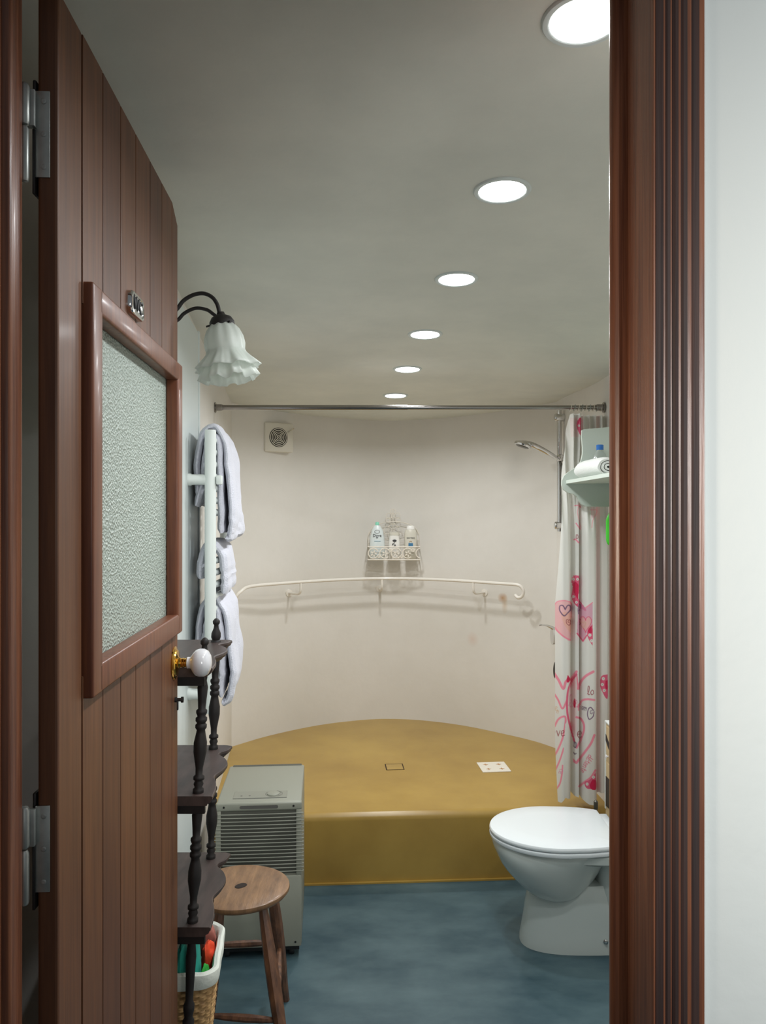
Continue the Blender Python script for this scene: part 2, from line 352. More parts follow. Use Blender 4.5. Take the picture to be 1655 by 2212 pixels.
# ------------------------------------------------------------------ the door
DO = Vector((-0.384, 0.941, 0)); dd = Vector((-0.0396, 0.70, 0)); DW = dd.length; th = math.atan2(dd.y, dd.x)
door = thing('door_1', 'open plank door of red-brown wood with an obscure glass panel', 'door', DO, th, kind='structure')
# local: x along the door from hinge edge, y = +left/back, room face at y=0 and outwards is -y
DT = HC+0.622
gx0, gx1, gz0, gz1 = 0.094, 0.688, HC-0.241, HC+0.303   # moulding outer
edges = [0.0, 0.09, 0.18, 0.272, 0.362, 0.462, 0.556, 0.646, DW]
g = 0.0016
bm = NB()
for i in range(8):
    a = edges[i]+(g if i else 0); b_ = edges[i+1]-(g if i < 7 else 0); mi = 1 if i in (2, 5) else 0
    if i == 0: box(bm, a, b_, 0, 0.024, 0.01, DT, 0.0035, mi=0); continue
    top = DT
    if i == 7:
        vs = box(bm, a, b_, 0, 0.024, gz1-0.03, top, 0.001, mi=mi)
        for v in vs:
            if v.co.z > top-0.005 and v.co.x > b_-0.005: v.co.z -= 0.028
    else: box(bm, a, b_, 0, 0.024, gz1-0.03, top, 0.0008, mi=mi)
    box(bm, a, b_, 0, 0.024, 0.01, gz0+0.03, 0.0008, mi=mi)
box(bm, 0.65, DW, 0.0, 0.024, gz0, gz1, 0.001)
box(bm, 0.05, DW-0.01, 0.006, 0.020, 0.02, gz0+0.02, mi=2); box(bm, 0.05, DW-0.03, 0.006, 0.020, gz1-0.02, DT-0.03, mi=2)
obj('door_leaf', bm, [M['doorwood'], M['plank2'], M['groove']], door, local=True, smooth=False)
bm = NB(); mw = 0.042; pr = -0.013
def mold(x0, x1, z0, z1): box(bm, x0, x1, pr, 0.012, z0, z1, 0.004, 3)
mold(gx0, gx0+mw, gz0, gz1); mold(gx1-mw, gx1, gz0, gz1); mold(gx0+0.03, gx1-0.03, gz1-0.036, gz1-0.0005); mold(gx0+0.03, gx1-0.03, gz0+0.0005, gz0+0.040)
obj('glass_frame', bm, M['mould'], door, local=True)
bm = NB(); box(bm, gx0+0.03, gx1-0.03, 0.012, 0.017, gz0+0.03, gz1-0.03)
tagp(obj('glass_panel', bm, M['obscure'], door, local=True, smooth=False), 'pebbled obscure glass')
# hinges
for zt, zb, flip in ((HC+0.4985, HC+0.3965, 1), (HC-0.344, HC-0.446, 1)):
    h = bpy.data.objects.new('hinge', None); COL.objects.link(h); h.parent = door; h.location = (0, 0, zb); h['label'] = 'dull steel lift-off hinge'
    L = zt-zb
    bm = NB()
    box(bm, -0.0022, 0.0, 0.009, 0.026, 0.0, L, 0.0008)
    for zz in (0.12, 0.5, 0.88):
        lathe(bm, [(0.0001, 0), (0.0030, 0), (0.0034, 0.0005), (0.0018, 0.0011), (0.0001, 0.0006)], Matrix.Translation((-0.0022, 0.016, L*zz)) @ Matrix.Rotation(-PI/2, 4, 'Y'), 12)
    o = obj('hinge_leaf', bm, M['steel'], None, smooth=True); o.parent = h
    bm = NB()
    for (a, b_, rr) in ((0.55*L, 1.03*L, 0.0062), (-0.01, 0.54*L, 0.0054)):
        lathe(bm, [(0.002, a), (rr*0.8, a+0.001), (rr, a+0.004), (rr, b_-0.004), (rr*0.7, b_-0.0005), (0.001, b_)], Matrix.Translation((-0.012, 0.0345, 0)), 16)
    box(bm, -0.010, -0.001, 0.024, 0.0335, 0.56*L, L*0.98, 0.0005)
    o = obj('hinge_barrel', bm, M['chrome'] if 0 else M['steel'], None); o.parent = h
    bm = NB(); box(bm, -0.004, 0.022, 0.0255, 0.0285, -0.02, 0.55*L, 0.0005); box(bm, 0.0, 0.02, 0.0255, 0.030, L*0.95, L*1.14, 0.002)
    o = obj('jamb_leaf', bm, M['steeldark'], None); o.parent = h
# knob
kn = bpy.data.objects.new('door_knob', None); COL.objects.link(kn); kn.parent = door; kn.location = (0.668, 0, HC-0.301); kn['label'] = 'white porcelain knob on a brass rose'
A = Matrix.Rotation(PI/2, 4, 'X')   # lathe axis -> -y (out of the room face)
def kobj(name, prof, m, n=28):
    bm = NB(); lathe(bm, prof, A, n); o = obj(name, bm, m, None); o.parent = kn
kobj('rose', [(0.001, -0.0005), (0.0325, -0.0005), (0.0335, 0.002), (0.030, 0.004), (0.027, 0.0045), (0.0255, 0.007), (0.014, 0.0085), (0.011, 0.010), (0.0105, 0.013)], M['brass'], 36)
kobj('knob_neck', [(0.0085, 0.009), (0.0092, 0.016), (0.0098, 0.0165), (0.0098, 0.020), (0.0088, 0.021), (0.009, 0.024), (0.0105, 0.0245), (0.0105, 0.027), (0.009, 0.029)], M['brass'], 20)
kobj('knob_ball', [(0.001, 0.026), (0.0118, 0.0265), (0.0115, 0.0315), (0.0135, 0.0345), (0.020, 0.038), (0.026, 0.044), (0.0285, 0.052), (0.028, 0.060), (0.0235, 0.068), (0.015, 0.073), (0.006, 0.0748), (0.0005, 0.075)], M['porcelain'], 32)
bm = NB(); lathe(bm, [(0.001, 0), (0.005, 0), (0.005, 0.004), (0.0035, 0.005), (0.0035, 0.012), (0.006, 0.0125), (0.006, 0.017), (0.001, 0.018)], Matrix.Translation((0.675, 0, HC-0.377)) @ A, 14)
box(bm, 0.672, 0.678, -0.007, -0.004, HC-0.398, HC-0.377, 0.001)
obj('lock_turn', bm, M['steeldark'], door, local=True)
# WC plate
bm = NB(); c0 = Vector((0.345, 0, HC+0.335)); hw, hh, r_ = 0.040, 0.0185, 0.013
def rrect(hw, hh, r_, n=5):
    pts = []
    for (sx, sz, a0) in ((1, 1, 0), (-1, 1, PI/2), (-1, -1, PI), (1, -1, 3*PI/2)):
        for i in range(n+1):
            a = a0+PI/2*i/n; pts.append((sx*(hw-r_)+r_*math.cos(a), sz*(hh-r_)+r_*math.sin(a)))
    return pts
rings = []
for (k, y) in ((1.0, 0.0005), (1.0, -0.006), (0.95, -0.0085), (0.82, -0.0088), (0.78, -0.0075)):
    rings.append([c0+Vector((x*k, y, z*(k-0.04 if k < 1 else 1))) for x, z in rrect(hw, hh, r_)])
ring_faces(bm, rings); wp = obj('door_sign', bm, M['chrome'], door, local=True); wp['label'] = 'small chrome WC plate'
bm = text_bm('WC', 0.030, Matrix.Translation(c0+Vector((0.0, -0.0085, 0))) @ Matrix.Rotation(PI/2, 4, 'X'), 0.001, 1.1)
o = obj('lettering', bm, M['ink'], None, smooth=False); o.parent = wp

# ------------------------------------------------------------------ downlights
DL = [(0.287, 1.134, 'recessed ceiling downlight closest to the doorway, partly behind the right door frame'), (0.2505, 1.672, 'second recessed ceiling downlight from the doorway, above the blue floor'),
      (0.204, 2.21, 'third recessed ceiling downlight from the doorway'), (0.146, 2.762, 'fourth recessed ceiling downlight from the doorway'),
      (0.101, 3.295, 'fifth recessed ceiling downlight from the doorway, second from the back wall'), (0.06, 3.822, 'smallest and farthest ceiling downlight, nearest the curved back wall')]
for (x, y, lab) in DL:
    z = ceil_z(x, y)-0.001; t = thing('ceiling_downlight', lab, 'ceiling light', (x, y, z), 0, 'round downlights in a row on the ceiling')
    t.rotation_euler = (-0.05, 0, 0)
    bm = NB(); lathe(bm, [(0.0495, 0.004), (0.0495, -0.002), (0.052, -0.0035), (0.0585, -0.003), (0.0605, -0.0005), (0.0605, 0.004)], n=40, cap=False); obj('trim_ring', bm, M['whitepaint'], t, local=True)
    bm = NB(); lathe(bm, [(0.001, -0.0015), (0.0495, -0.001), (0.0495, 0.004), (0.001, 0.004)], n=40); obj('diffuser', bm, M['lamp'], t, local=True)
    ld = bpy.data.lights.new('downlight_beam', 'AREA'); ld.shape = 'DISK'; ld.size = 0.09; ld.energy = LAMP_POWER; ld.spread = math.radians(160); ld.color = (0.96, 0.985, 1.0)
    lo = bpy.data.objects.new('downlight_beam', ld); COL.objects.link(lo); lo.parent = t; lo.location = (0, 0, -0.004)

# ------------------------------------------------------------------ curtain rod and curtain
RY = 3.25; rz = HC+0.434
t = thing('curtain_rod', 'long thin metal shower curtain rod spanning wall to wall under the ceiling', 'curtain rod', (0.1, RY, rz))
xl, xr = LWx(RY)+0.001, 0.902
bm = NB(); tube(bm, [(xl+0.02, RY, rz), (0.1, RY, rz)], 0.0105, 16); tube(bm, [(0.1, RY, rz), (xr-0.02, RY, rz)], 0.009, 16); obj('rod', bm, M['rodmetal'], t)
for (x, s) in ((xl, 1), (xr, -1)):
    bm = NB(); lathe(bm, [(0.001, 0), (0.021, 0), (0.021, 0.004), (0.0135, 0.005), (0.0135, 0.028), (0.0118, 0.03), (0.0118, 0.034)], Matrix.Translation((x, RY, rz)) @ Matrix.Rotation(s*PI/2, 4, 'Y'), 20)
    obj('end_flange', bm, M['rodmetal'], t)

def c1(x, y): return (1080+x/5.53, 850+y/5.53)
def c2(x, y): return (1150+x/7.375, 1200+y/7.375)
def c3(x, y): return (1150+x/6.705, 1430+y/6.705)
PINK = np.array(lin(246, 150, 170)[:3]); DPINK = np.array(lin(230, 104, 136)[:3]); LPINK = np.array(lin(240, 192, 194)[:3]); RED = np.array(lin(214, 36, 84)[:3])
PURP = np.array(lin(128, 98, 128)[:3]); BROWNR = np.array(lin(160, 50, 66)[:3]); WHITE = np.array(lin(232, 232, 226)[:3]); GREY = np.array(lin(104, 84, 104)[:3]); MAG = np.array(lin(222, 150, 180)[:3]); CREAM = np.array(lin(222, 186, 150)[:3]); SAL = np.array(lin(240, 190, 176)[:3])
def heart(cx, cy, w, h, rot=0, n=40):
    o = []
    for i in range(n+1):
        t_ = 2*PI*i/n; x = 16*math.sin(t_)**3/17; y = -(13*math.cos(t_)-5*math.cos(2*t_)-2*math.cos(3*t_)-math.cos(4*t_))/16
        x, y = x*w/2, y*h/2; o.append((cx+x*math.cos(rot)-y*math.sin(rot), cy+x*math.sin(rot)+y*math.cos(rot)))
    return o
def spl(pts, k=6): return [(p.x, p.y) for p in crom([Vector((x, y, 0)) for x, y in pts], k)]
GL = {'d': (1.0, [[(0.75, 0.7), (0.4, 1.0), (0.1, 0.6), (0.3, 0.05), (0.7, 0.3)], [(0.85, 1.9), (0.75, 0.3), (0.95, 0.0)]]), 'e': (0.85, [[(0.1, 0.5), (0.6, 0.62), (0.55, 1.0), (0.2, 0.9), (0.08, 0.45), (0.3, 0.0), (0.75, 0.15)]]),
      't': (0.7, [[(0.4, 1.6), (0.32, 0.3), (0.6, 0.02)], [(0.1, 1.05), (0.7, 1.1)]]), 'n': (0.95, [[(0.1, 1.0), (0.12, 0.0)], [(0.12, 0.6), (0.4, 1.0), (0.65, 0.8), (0.65, 0.0)]]), 'v': (0.8, [[(0.05, 1.0), (0.32, 0.0)], [(0.32, 0.0), (0.7, 1.0)]]),
      'l': (0.6, [[(0.0, 0.25), (0.35, 0.9), (0.45, 1.7), (0.25, 1.8), (0.12, 1.0), (0.2, 0.1), (0.5, 0.15)]]), 'o': (0.85, [[(0.45, 1.0), (0.1, 0.6), (0.25, 0.02), (0.65, 0.3), (0.62, 0.85), (0.4, 1.0)]]), 'a': (0.85, [[(0.65, 0.85), (0.3, 0.95), (0.08, 0.4), (0.35, 0.0), (0.65, 0.5)], [(0.68, 1.0), (0.68, 0.1), (0.8, 0.0)]]),
      'm': (1.25, [[(0.1, 1.0), (0.12, 0.0)], [(0.12, 0.6), (0.35, 1.0), (0.52, 0.7), (0.52, 0.0)], [(0.52, 0.6), (0.78, 1.0), (0.95, 0.7), (0.98, 0.0)]]), 'c': (0.75, [[(0.6, 0.85), (0.3, 1.0), (0.08, 0.5), (0.3, 0.0), (0.65, 0.15)]]), "'": (0.0, [[(-0.55, 1.3), (-0.25, 1.7)]])}
def make_curtain():
    NU, NV = 236, 760
    y_top, y_bot = 896.0, 1722.0
    u = np.linspace(0, 1, NU+1); v = np.linspace(0, 1, NV+1)
    U, V = np.meshgrid(u, v); Yp = y_top+(y_bot-y_top)*V
    left = np.interp(Yp, [890, 930, 980, 1050, 1150, 1300, 1600, 1722], [1231, 1226, 1219, 1212, 1205, 1198, 1198, 1201])
    right = np.interp(Yp, [890, 1100, 1722], [1311, 1313, 1312])
    Xp = left+(right-left)*U
    # folds: U positions follow crests; keep x monotonic, depth carries the pleats
    q = (Xp-1197)/118.0
    f_low = 0.055*np.cos(2*PI*(Xp-1216)/38.0*0.98)*np.where(Xp < 1240, 1, 0)+0
    def crest(c, w, a): return a*np.exp(-((Xp-c)/w)**4)
    low = crest(1214.5, 16, 0.085)+crest(1239.5, 7, 0.06)+crest(1266, 20, 0.10)+crest(1302, 13, 0.05)
    low = low-0.07*np.exp(-((Xp-1247.5)/2.0)**2)-0.05*np.exp(-((Xp-1233.5)/1.8)**2)-0.03*np.exp(-((Xp-1289)/3)**2)
    hi = 0.022*np.cos(2*PI*(Xp-1220)/13.5)+crest(1242, 15, 0.05)
    k = np.clip((Yp-950)/220, 0, 1); k = k*k*(3-2*k)
    D = hi*(1-k)+low*k
    Y = RY-0.02-D
    # bottom hem: slightly wavy
    hem = np.interp(Xp, [1198, 1206, 1214, 1217, 1226, 1235, 1243, 1250, 1262, 1280, 1288, 1292, 1313], [1726, 1722, 1710, 1712, 1714, 1711, 1712, 1715, 1722, 1725, 1719, 1708, 1704])
    Yp2 = y_top+(hem-y_top)*V
    kk = np.clip((Yp-896)/300, 0, 1); DR = RY-0.045+0.008*kk
    X = (Xp-CX)/F*DR; Z = HC-(Yp2-CY)/F*DR
    verts = np.stack([X, Y, Z], -1).reshape(-1, 3)
    PX = (CX+X/Y*F).reshape(-1); PY = (CY+(HC-Z)/Y*F).reshape(-1); colr = np.tile(WHITE, (PX.size, 1))
    def fill(poly, c, x0=0, x1=1e9, y0=0, y1=1e9, al=1.0):
        ins = np.zeros(PX.shape, bool); n = len(poly)
        for i in range(n):
            ax, ay = poly[i]; bx, by = poly[(i+1) % n]
            if ay == by: continue
            cnd = ((ay > PY) != (by > PY)) & (PX < (bx-ax)*(PY-ay)/(by-ay)+ax); ins ^= cnd
        ins &= (PX >= x0) & (PX <= x1) & (PY >= y0) & (PY <= y1)
        colr[ins] = colr[ins]*(1-al)+c*al
    def stroke(pts, w, c, x0=0, x1=1e9, y0=0, y1=1e9):
        xs_ = [p[0] for p in pts]; ys_ = [p[1] for p in pts]
        sel = np.where((PX > max(x0, min(xs_)-w)) & (PX < min(x1, max(xs_)+w)) & (PY > max(y0, min(ys_)-w)) & (PY < min(y1, max(ys_)+w)))[0]
        if not len(sel): return
        px, py = PX[sel], PY[sel]; d = np.full(px.shape, 1e9)
        for (ax, ay), (bx, by) in zip(pts, pts[1:]):
            L = (bx-ax)**2+(by-ay)**2+1e-9; t_ = np.clip(((px-ax)*(bx-ax)+(py-ay)*(by-ay))/L, 0, 1)
            d = np.minimum(d, np.hypot(px-ax-t_*(bx-ax), py-ay-t_*(by-ay)))
        a = np.clip((w/2+0.4-d)/0.8, 0, 1)[:, None]; colr[sel] = colr[sel]*(1-a)+c*a
    def eye(p, r=3.2):
        stroke([p, p], r*2, WHITE); stroke([p, p], 1.3, GREY)
    C1 = lambda L: [c1(*p) for p in L]; C2 = lambda L: [c2(*p) for p in L]; C3 = lambda L: [c3(*p) for p in L]
    # faint pinks
    fill(C1([(835, 290), (930, 290), (945, 520), (850, 520)]), LPINK, al=0.25); fill(C1([(1085, 1360), (1170, 1360), (1155, 1460), (1090, 1500)]), LPINK, al=0.5)
    # top motif
    fill(spl(C1([(950, 290), (918, 350), (925, 420), (960, 500), (968, 460), (968, 300), (950, 290)])), DPINK); eye(c1(945, 385), 2.6)
    stroke(C1([(940, 350), (958, 300)]), 2, RED)
    # mid marks under shelf
    stroke(C1([(895, 1340), (945, 1335), (965, 1360)]), 2.2, PINK); stroke(C1([(950, 1300), (925, 1420), (965, 1600)]), 2.2, LPINK); stroke(C1([(910, 1550), (960, 1620)]), 2.4, PINK)
    stroke(spl(C1([(912, 1690), (912, 1730), (935, 1725), (930, 1690), (912, 1690)])), 1.2, BROWNR); stroke(C1([(885, 1745), (905, 1740), (940, 1780)]), 3, PINK)
    stroke(spl(C1([(1085, 1390), (1160, 1400), (1110, 1520), (1100, 1600)])), 2.5, LPINK)
    # tall bird motif
    fill(spl(C2([(650, 320), (740, 322), (748, 420), (740, 560), (735, 680), (840, 830), (860, 880), (800, 860), (700, 800), (632, 690), (630, 600), (645, 520), (628, 420), (650, 320)])), DPINK)
    fill(spl(C2([(690, 412), (735, 470), (740, 560), (728, 685), (690, 640), (655, 560), (650, 450), (690, 412)])), RED)
    for e in ((655, 378), (722, 378), (655, 655), (705, 745)): eye(c2(*e), 3.0)
    # big pink heart (two lobes over two folds)
    fill(spl(C2([(345, 800), (400, 735), (500, 718), (590, 735), (628, 775), (620, 1000), (600, 1345), (500, 1290), (400, 1200), (342, 1120)])), LPINK, x0=1196, x1=1235.2)
    fill(spl(C2([(600, 900), (615, 1220), (500, 1080), (460, 940), (500, 900)])), SAL, x1=1235)
    stroke(spl(C2([(345, 800), (400, 735), (500, 718), (590, 735), (628, 775)])), 2.2, PINK); stroke(spl(C2([(342, 1120), (400, 1200), (500, 1290), (600, 1345)])), 3.4, PINK)
    fill(C2([(735, 720), (845, 835), (960, 750), (960, 1130), (870, 1230), (808, 1365), (715, 1240), (730, 900)]), MAG, al=0.75)
    fill(heart(*c2(850, 1080), 26, 38), SAL, x0=c2(720, 0)[0], x1=c2(950, 0)[0], al=0.6); stroke(heart(*c2(850, 1080), 27, 38), 1.6, DPINK, x0=c2(720, 0)[0], x1=c2(950, 0)[0])
    stroke(heart(*c2(810, 1100), 12, 16), 1.0, CREAM)
    stroke(C2([(845, 835), (960, 750)]), 2.2, PINK); stroke(C2([(715, 1240), (808, 1365), (870, 1270)]), 3, DPINK)
    stroke(spl(C2([(525, 860), (490, 800), (440, 805), (440, 880), (505, 960), (560, 920), (608, 860), (600, 800), (560, 800), (525, 860)])), 2.6, PURP)
    stroke(spl(C2([(572, 1020), (545, 1025), (545, 1075), (588, 1112), (608, 1070), (600, 1022), (575, 1040), (568, 1062), (590, 1065)])), 1.2, BROWNR)
    stroke(spl(C2([(735, 930), (730, 860), (745, 790), (765, 780), (765, 850), (740, 880)])), 1.8, PURP); stroke(spl(C2([(750, 1010), (775, 1030), (770, 1090), (750, 1100)])), 1.2, BROWNR)
    # second bird
    fill(spl(C2([(945, 1110), (885, 1180), (880, 1290), (955, 1430), (962, 1430), (962, 1120), (945, 1110)])), DPINK); fill(spl(C2([(940, 1115), (890, 1190), (900, 1230), (950, 1230), (940, 1115)])), RED)
    for e in ((918, 1268), (946, 1358)): eye(c2(*e), 3.4)
    # lower hearts: bands
    B = 5.6
    stroke(spl(C3([(315, 160), (380, 260), (450, 385), (490, 280), (560, 250), (640, 140)])), B, PINK); stroke(C3([(645, 200), (665, 385)]), 2.6, PINK)
    stroke(spl(C3([(665, 385), (700, 290), (780, 200), (885, 140)])), B, PINK)
    fill(spl(C3([(515, 185), (550, 250), (520, 300), (495, 270), (515, 185)])), RED)
    stroke(spl(C3([(315, 455), (375, 550), (438, 675), (500, 560)])), 4, PINK)
    stroke(spl(C3([(640, 180), (560, 300), (512, 460), (505, 700), (540, 900), (610, 1150)])), 4.4, DPINK)
    fill(C3([(540, 330), (640, 200), (640, 1100), (600, 1050), (530, 800), (520, 450)]), LPINK, al=0.4)
    stroke(spl(C3([(665, 650), (720, 560), (800, 540), (900, 550)])), 4.4, PINK); stroke(C3([(665, 620), (670, 700)]), 2.4, PINK)
    stroke(spl(C3([(325, 930), (370, 840), (430, 795), (480, 800), (478, 900), (440, 1100), (380, 1250), (328, 1350)])), 4.2, PINK)
    stroke(spl(C3([(640, 800), (700, 820), (745, 900), (745, 1000), (700, 1130), (642, 1240)])), 4.6, PINK)
    stroke(spl(C3([(900, 1060), (850, 1180), (750, 1320), (640, 1460)])), 5.2, PINK); fill(C3([(595, 1400), (640, 1440), (640, 1480), (595, 1450)]), PINK)
    stroke(spl(C3([(330, 1580), (400, 1420), (455, 1250)])), 3.6, PINK); stroke(spl(C3([(350, 1840), (400, 1760), (430, 1620), (440, 1500)])), 3.6, PINK)
    stroke(spl(C3([(915, 1570), (850, 1670), (770, 1730), (680, 1800)])), 4.6, PINK)
    fill(spl(C3([(920, 1600), (840, 1700), (760, 1740), (790, 1830), (920, 1830), (925, 1700)])), DPINK); fill(spl(C3([(870, 1705), (925, 1720), (925, 1840), (870, 1850), (832, 1790), (870, 1705)])), RED)
    for e in ((795, 1768), (888, 1668)): eye(c3(*e), 3.2)
    fill(spl(C3([(1090, 178), (1010, 200), (980, 290), (1000, 400), (1090, 530), (1092, 180)])), DPINK); fill(spl(C3([(1092, 260), (1060, 280), (1060, 380), (1092, 400)])), RED)
    for e in ((1030, 242), (1015, 327), (1042, 412)): eye(c3(*e), 3.4)
    fill(C3([(478, 900), (500, 870), (540, 1000), (590, 1200), (592, 1900), (440, 1900), (455, 1300)]), WHITE)
    # handwriting
    def hand(txt, x, y, size, ang, w, c):
        ca_, sa_ = math.cos(ang), math.sin(ang); cur = 0
        for ch in txt:
            adv, sts = GL[ch]
            for st in sts:
                q = [(x+(cur+gx)*size*ca_+gy*size*sa_, y+(cur+gx)*size*sa_-gy*size*ca_) for gx, gy in st]
                stroke(spl(q, 4) if len(q) > 2 else q, w, c)
            cur += adv
    stroke(C3([(316, 965), (324, 1010), (317, 1055)]), 2.0, BROWNR)
    hand('ve', *c3(350, 1072), 11.5, 0.0, 1.5, BROWNR); hand('e', *c3(648, 1095), 14, 0.0, 1.6, BROWNR)
    hand('lo', *c3(800, 480), 10.5, -0.05, 1.4, BROWNR); hand('le', *c3(525, 655), 15, 0.0, 1.2, MAG)
    stroke(spl(C3([(615, 540), (605, 600), (615, 655), (622, 590), (615, 540)]), 5), 2.6, RED)
    hand('am', *c3(695, 680), 7.0, 0.32, 1.2, GREY); stroke(spl(C3([(885, 700), (850, 660), (815, 680), (800, 760), (825, 830), (880, 790), (895, 720)])), 2.2, PURP); stroke(spl(C3([(870, 700), (842, 712), (845, 745), (868, 748), (866, 722)])), 1.4, PURP)
    hand('e', *c3(325, 700), 8.0, 0.0, 1.1, CREAM); hand('n', *c3(345, 735), 6.0, 0.4, 1.1, CREAM)
    hand("de'tente", *c3(815, 1335), 7.2, 2.03, 1.25, DPINK); hand('ce', *c3(405, 1545), 7.0, 1.95, 1.2, MAG)
    stroke(spl(C3([(610, 1165), (605, 1225), (630, 1235), (632, 1170), (610, 1160)]), 5), 2.0, GREY); stroke(spl(C3([(600, 1310), (615, 1335), (635, 1325)]), 5), 2.0, GREY)
    # plain white hem
    hm = ((Yp2 > Yp2[-1][None, :]-11)).reshape(-1); colr[hm] = WHITE
    fpk = (PX > 1288) & (PX < 1296); colr[fpk] = colr[fpk]*0.6+LPINK*0.4
    idx = np.arange((NU+1)*(NV+1)).reshape(NV+1, NU+1)
    faces = np.stack([idx[:-1, :-1], idx[:-1, 1:], idx[1:, 1:], idx[1:, :-1]], -1).reshape(-1, 4)
    base = np.array([0.85, RY, 0.3])
    me = bpy.data.meshes.new('cloth'); me.from_pydata((verts-base).tolist(), [], faces.tolist())
    ca = me.color_attributes.new('print', 'FLOAT_COLOR', 'POINT')
    ca.data.foreach_set('color', np.concatenate([colr, np.ones((len(colr), 1))], 1).astype(np.float32).ravel())
    me.materials.append(M['curtain'])
    for p in me.polygons: p.use_smooth = True
    t = thing('shower_curtain', 'white shower curtain printed with pink hearts and handwriting, gathered at the right', 'shower curtain', base)
    o = bpy.data.objects.new('cloth', me); COL.objects.link(o); o.parent = t
    for i in range(9):
        bm = NB(); x = P(1233+i*8.2, 0, RY).x; tube(bm, [Vector((x, RY, rz))+Vector((0.003*math.sin(a), 0.0125*math.cos(a), 0.0135*math.sin(a)-0.002)) for a in [2*PI*k/16 for k in range(16)]], 0.0014, 6, closed=True)
        obj('curtain_ring', bm, M['clearpl'] if i % 2 else M['wirewhite'], t)
make_curtain()

# ------------------------------------------------------------------ shower set on the right wall
SY = 3.85; sx_ = P(1208.5, 0, SY).x
t = thing('shower_riser_rail', 'chrome shower riser rail with a hand shower, beside the curtain', 'shower', (sx_, SY, HC-0.09))
bm = NB(); tube(bm, [(sx_, SY, HC-0.085), (sx_, SY, P(0, 886, SY).z)], 0.0112, 14); obj('rail', bm, M['chrome'], t)
for py in (902, 1135):
    z = P(0, py, SY).z; bm = NB()
    lathe(bm, [(0.002, 0), (0.016, 0.0005), (0.0185, 0.004), (0.019, 0.010), (0.019, 0.062)], Matrix.Translation((sx_-0.024, SY, z)) @ Matrix.Rotation(PI/2, 4, 'Y'), 18); obj('wall_bracket', bm, M['chrome'], t)
bm = NB(); z = P(0, 990, SY).z
lathe(bm, [(0.002, -0.022), (0.014, -0.020), (0.0195, -0.008), (0.0195, 0.008), (0.014, 0.019), (0.002, 0.022)], Matrix.Translation((sx_+0.001, SY-0.012, z)) @ Matrix.Rotation(PI/2, 4, 'X'), 18)
tube(bm, [(sx_, SY, z-0.014), (sx_, SY, z+0.014)], 0.0145, 14); obj('slider', bm, M['chrome'], t)
bm = NB(); hp = [P(1203, 990, SY-0.02), P(1185, 979, SY-0.04), P(1165, 968, SY-0.05), P(1150, 961, SY-0.06), P(1135, 957, SY-0.06), P(1120, 956, SY-0.06)]
tube(bm, crom(hp, 4), [0.010+0.0035*math.sin(PI*min(1, i/20)) for i in range(21)], 14)
T_ = Matrix.Translation(P(1130, 960, SY-0.06)) @ Matrix.Rotation(0.33, 4, 'Y')
lathe(bm, [(0.001, 0.013), (0.02, 0.012), (0.038, 0.006), (0.043, -0.002), (0.041, -0.008), (0.033, -0.010), (0.001, -0.0105)], T_, 30)
hd = obj('hand_shower', bm, M['chrome'], t)
bm = NB(); lathe(bm, [(0.001, -0.0135), (0.028, -0.0135), (0.032, -0.0104), (0.001, -0.010)], T_, 24); o = obj('spray_face', bm, M['hose'], hd)
bm = NB(); tube(bm, crom([P(1209, 996, SY-0.02), P(1215, 1010, SY-0.02), P(1216, 1040, SY-0.02), P(1216, 1200, SY-0.02), P(1210, 1400, SY-0.03), P(1199, 1435, SY-0.03), P(1198, 1455, SY-0.03), P(1202, 1464, SY-0.03), P(1210, 1450, SY-0.03), P(1213, 1400, SY-0.03)], 8), 0.0058, 8)
obj('hose', bm, M['hose'], t)
MY = 3.82; t = thing('shower_mixer_tap', 'chrome shower mixer with a thin lever poking out left of the curtain', 'tap', P(1200, 1370, MY))
bm = NB(); lathe(bm, [(0.001, 0), (0.042, 0.001), (0.042, 0.010), (0.034, 0.016), (0.028, 0.05), (0.03, 0.075)], Matrix.Translation(P(1192, 1374, MY)) @ Matrix.Rotation(PI/2, 4, 'Y') , 24)
obj('mixer_body', bm, M['chrome'], t)
bm = NB(); tube(bm, crom([P(1196, 1358, MY-0.01), P(1184, 1352, MY-0.02), P(1172, 1350, MY-0.03), P(1165, 1351, MY-0.03)], 5), [0.009-0.0055*min(1, i/8) for i in range(16)], 10)
obj('lever', bm, M['chrome'], t)

# ------------------------------------------------------------------ extractor fan
bc = Vector((-0.565, 4.252, HC+0.406)); fn = Vector((0.56, -0.83, 0)).normalized()
# local frame facing the room: x right, y into wall
fa = math.atan2(-fn.x, fn.y)+PI
t = thing('extractor_fan', 'square cream extractor fan with a round grille high on the curved wall', 'extractor fan', bc, 0)
t.rotation_euler = (0, 0, 0.52); t.location = bc
bm = NB(); box(bm, -0.082, 0.082, -0.028, 0.03, -0.078, 0.078, 0.008, 3); obj('fan_housing', bm, M['fanwhite'], t, local=True)
gc = Vector((-0.004, -0.028, 0.0)); R_ = Matrix.Translation(gc) @ Matrix.Rotation(PI/2, 4, 'X')
bm = NB(); lathe(bm, [(0.001, 0.0012), (0.052, 0.0012), (0.052, -0.002), (0.001, -0.002)], R_, 36); obj('grille_opening', bm, M['fandark'], t, local=True)
bm = NB()
for r1 in (0.010, 0.019, 0.028, 0.037, 0.0465):
    tube(bm, [R_ @ Vector((r1*math.cos(2*PI*k/36), r1*math.sin(2*PI*k/36), 0.003)) for k in range(36)], 0.0021, 6, closed=True)
for a in (0.8, 0.8+PI/2): tube(bm, [R_ @ Vector((0.047*math.cos(a), 0.047*math.sin(a), 0.0022)), R_ @ Vector((-0.047*math.cos(a), -0.047*math.sin(a), 0.0022))], 0.0012, 6)
obj('grille_rings', bm, M['fanwhite'], t, local=True)
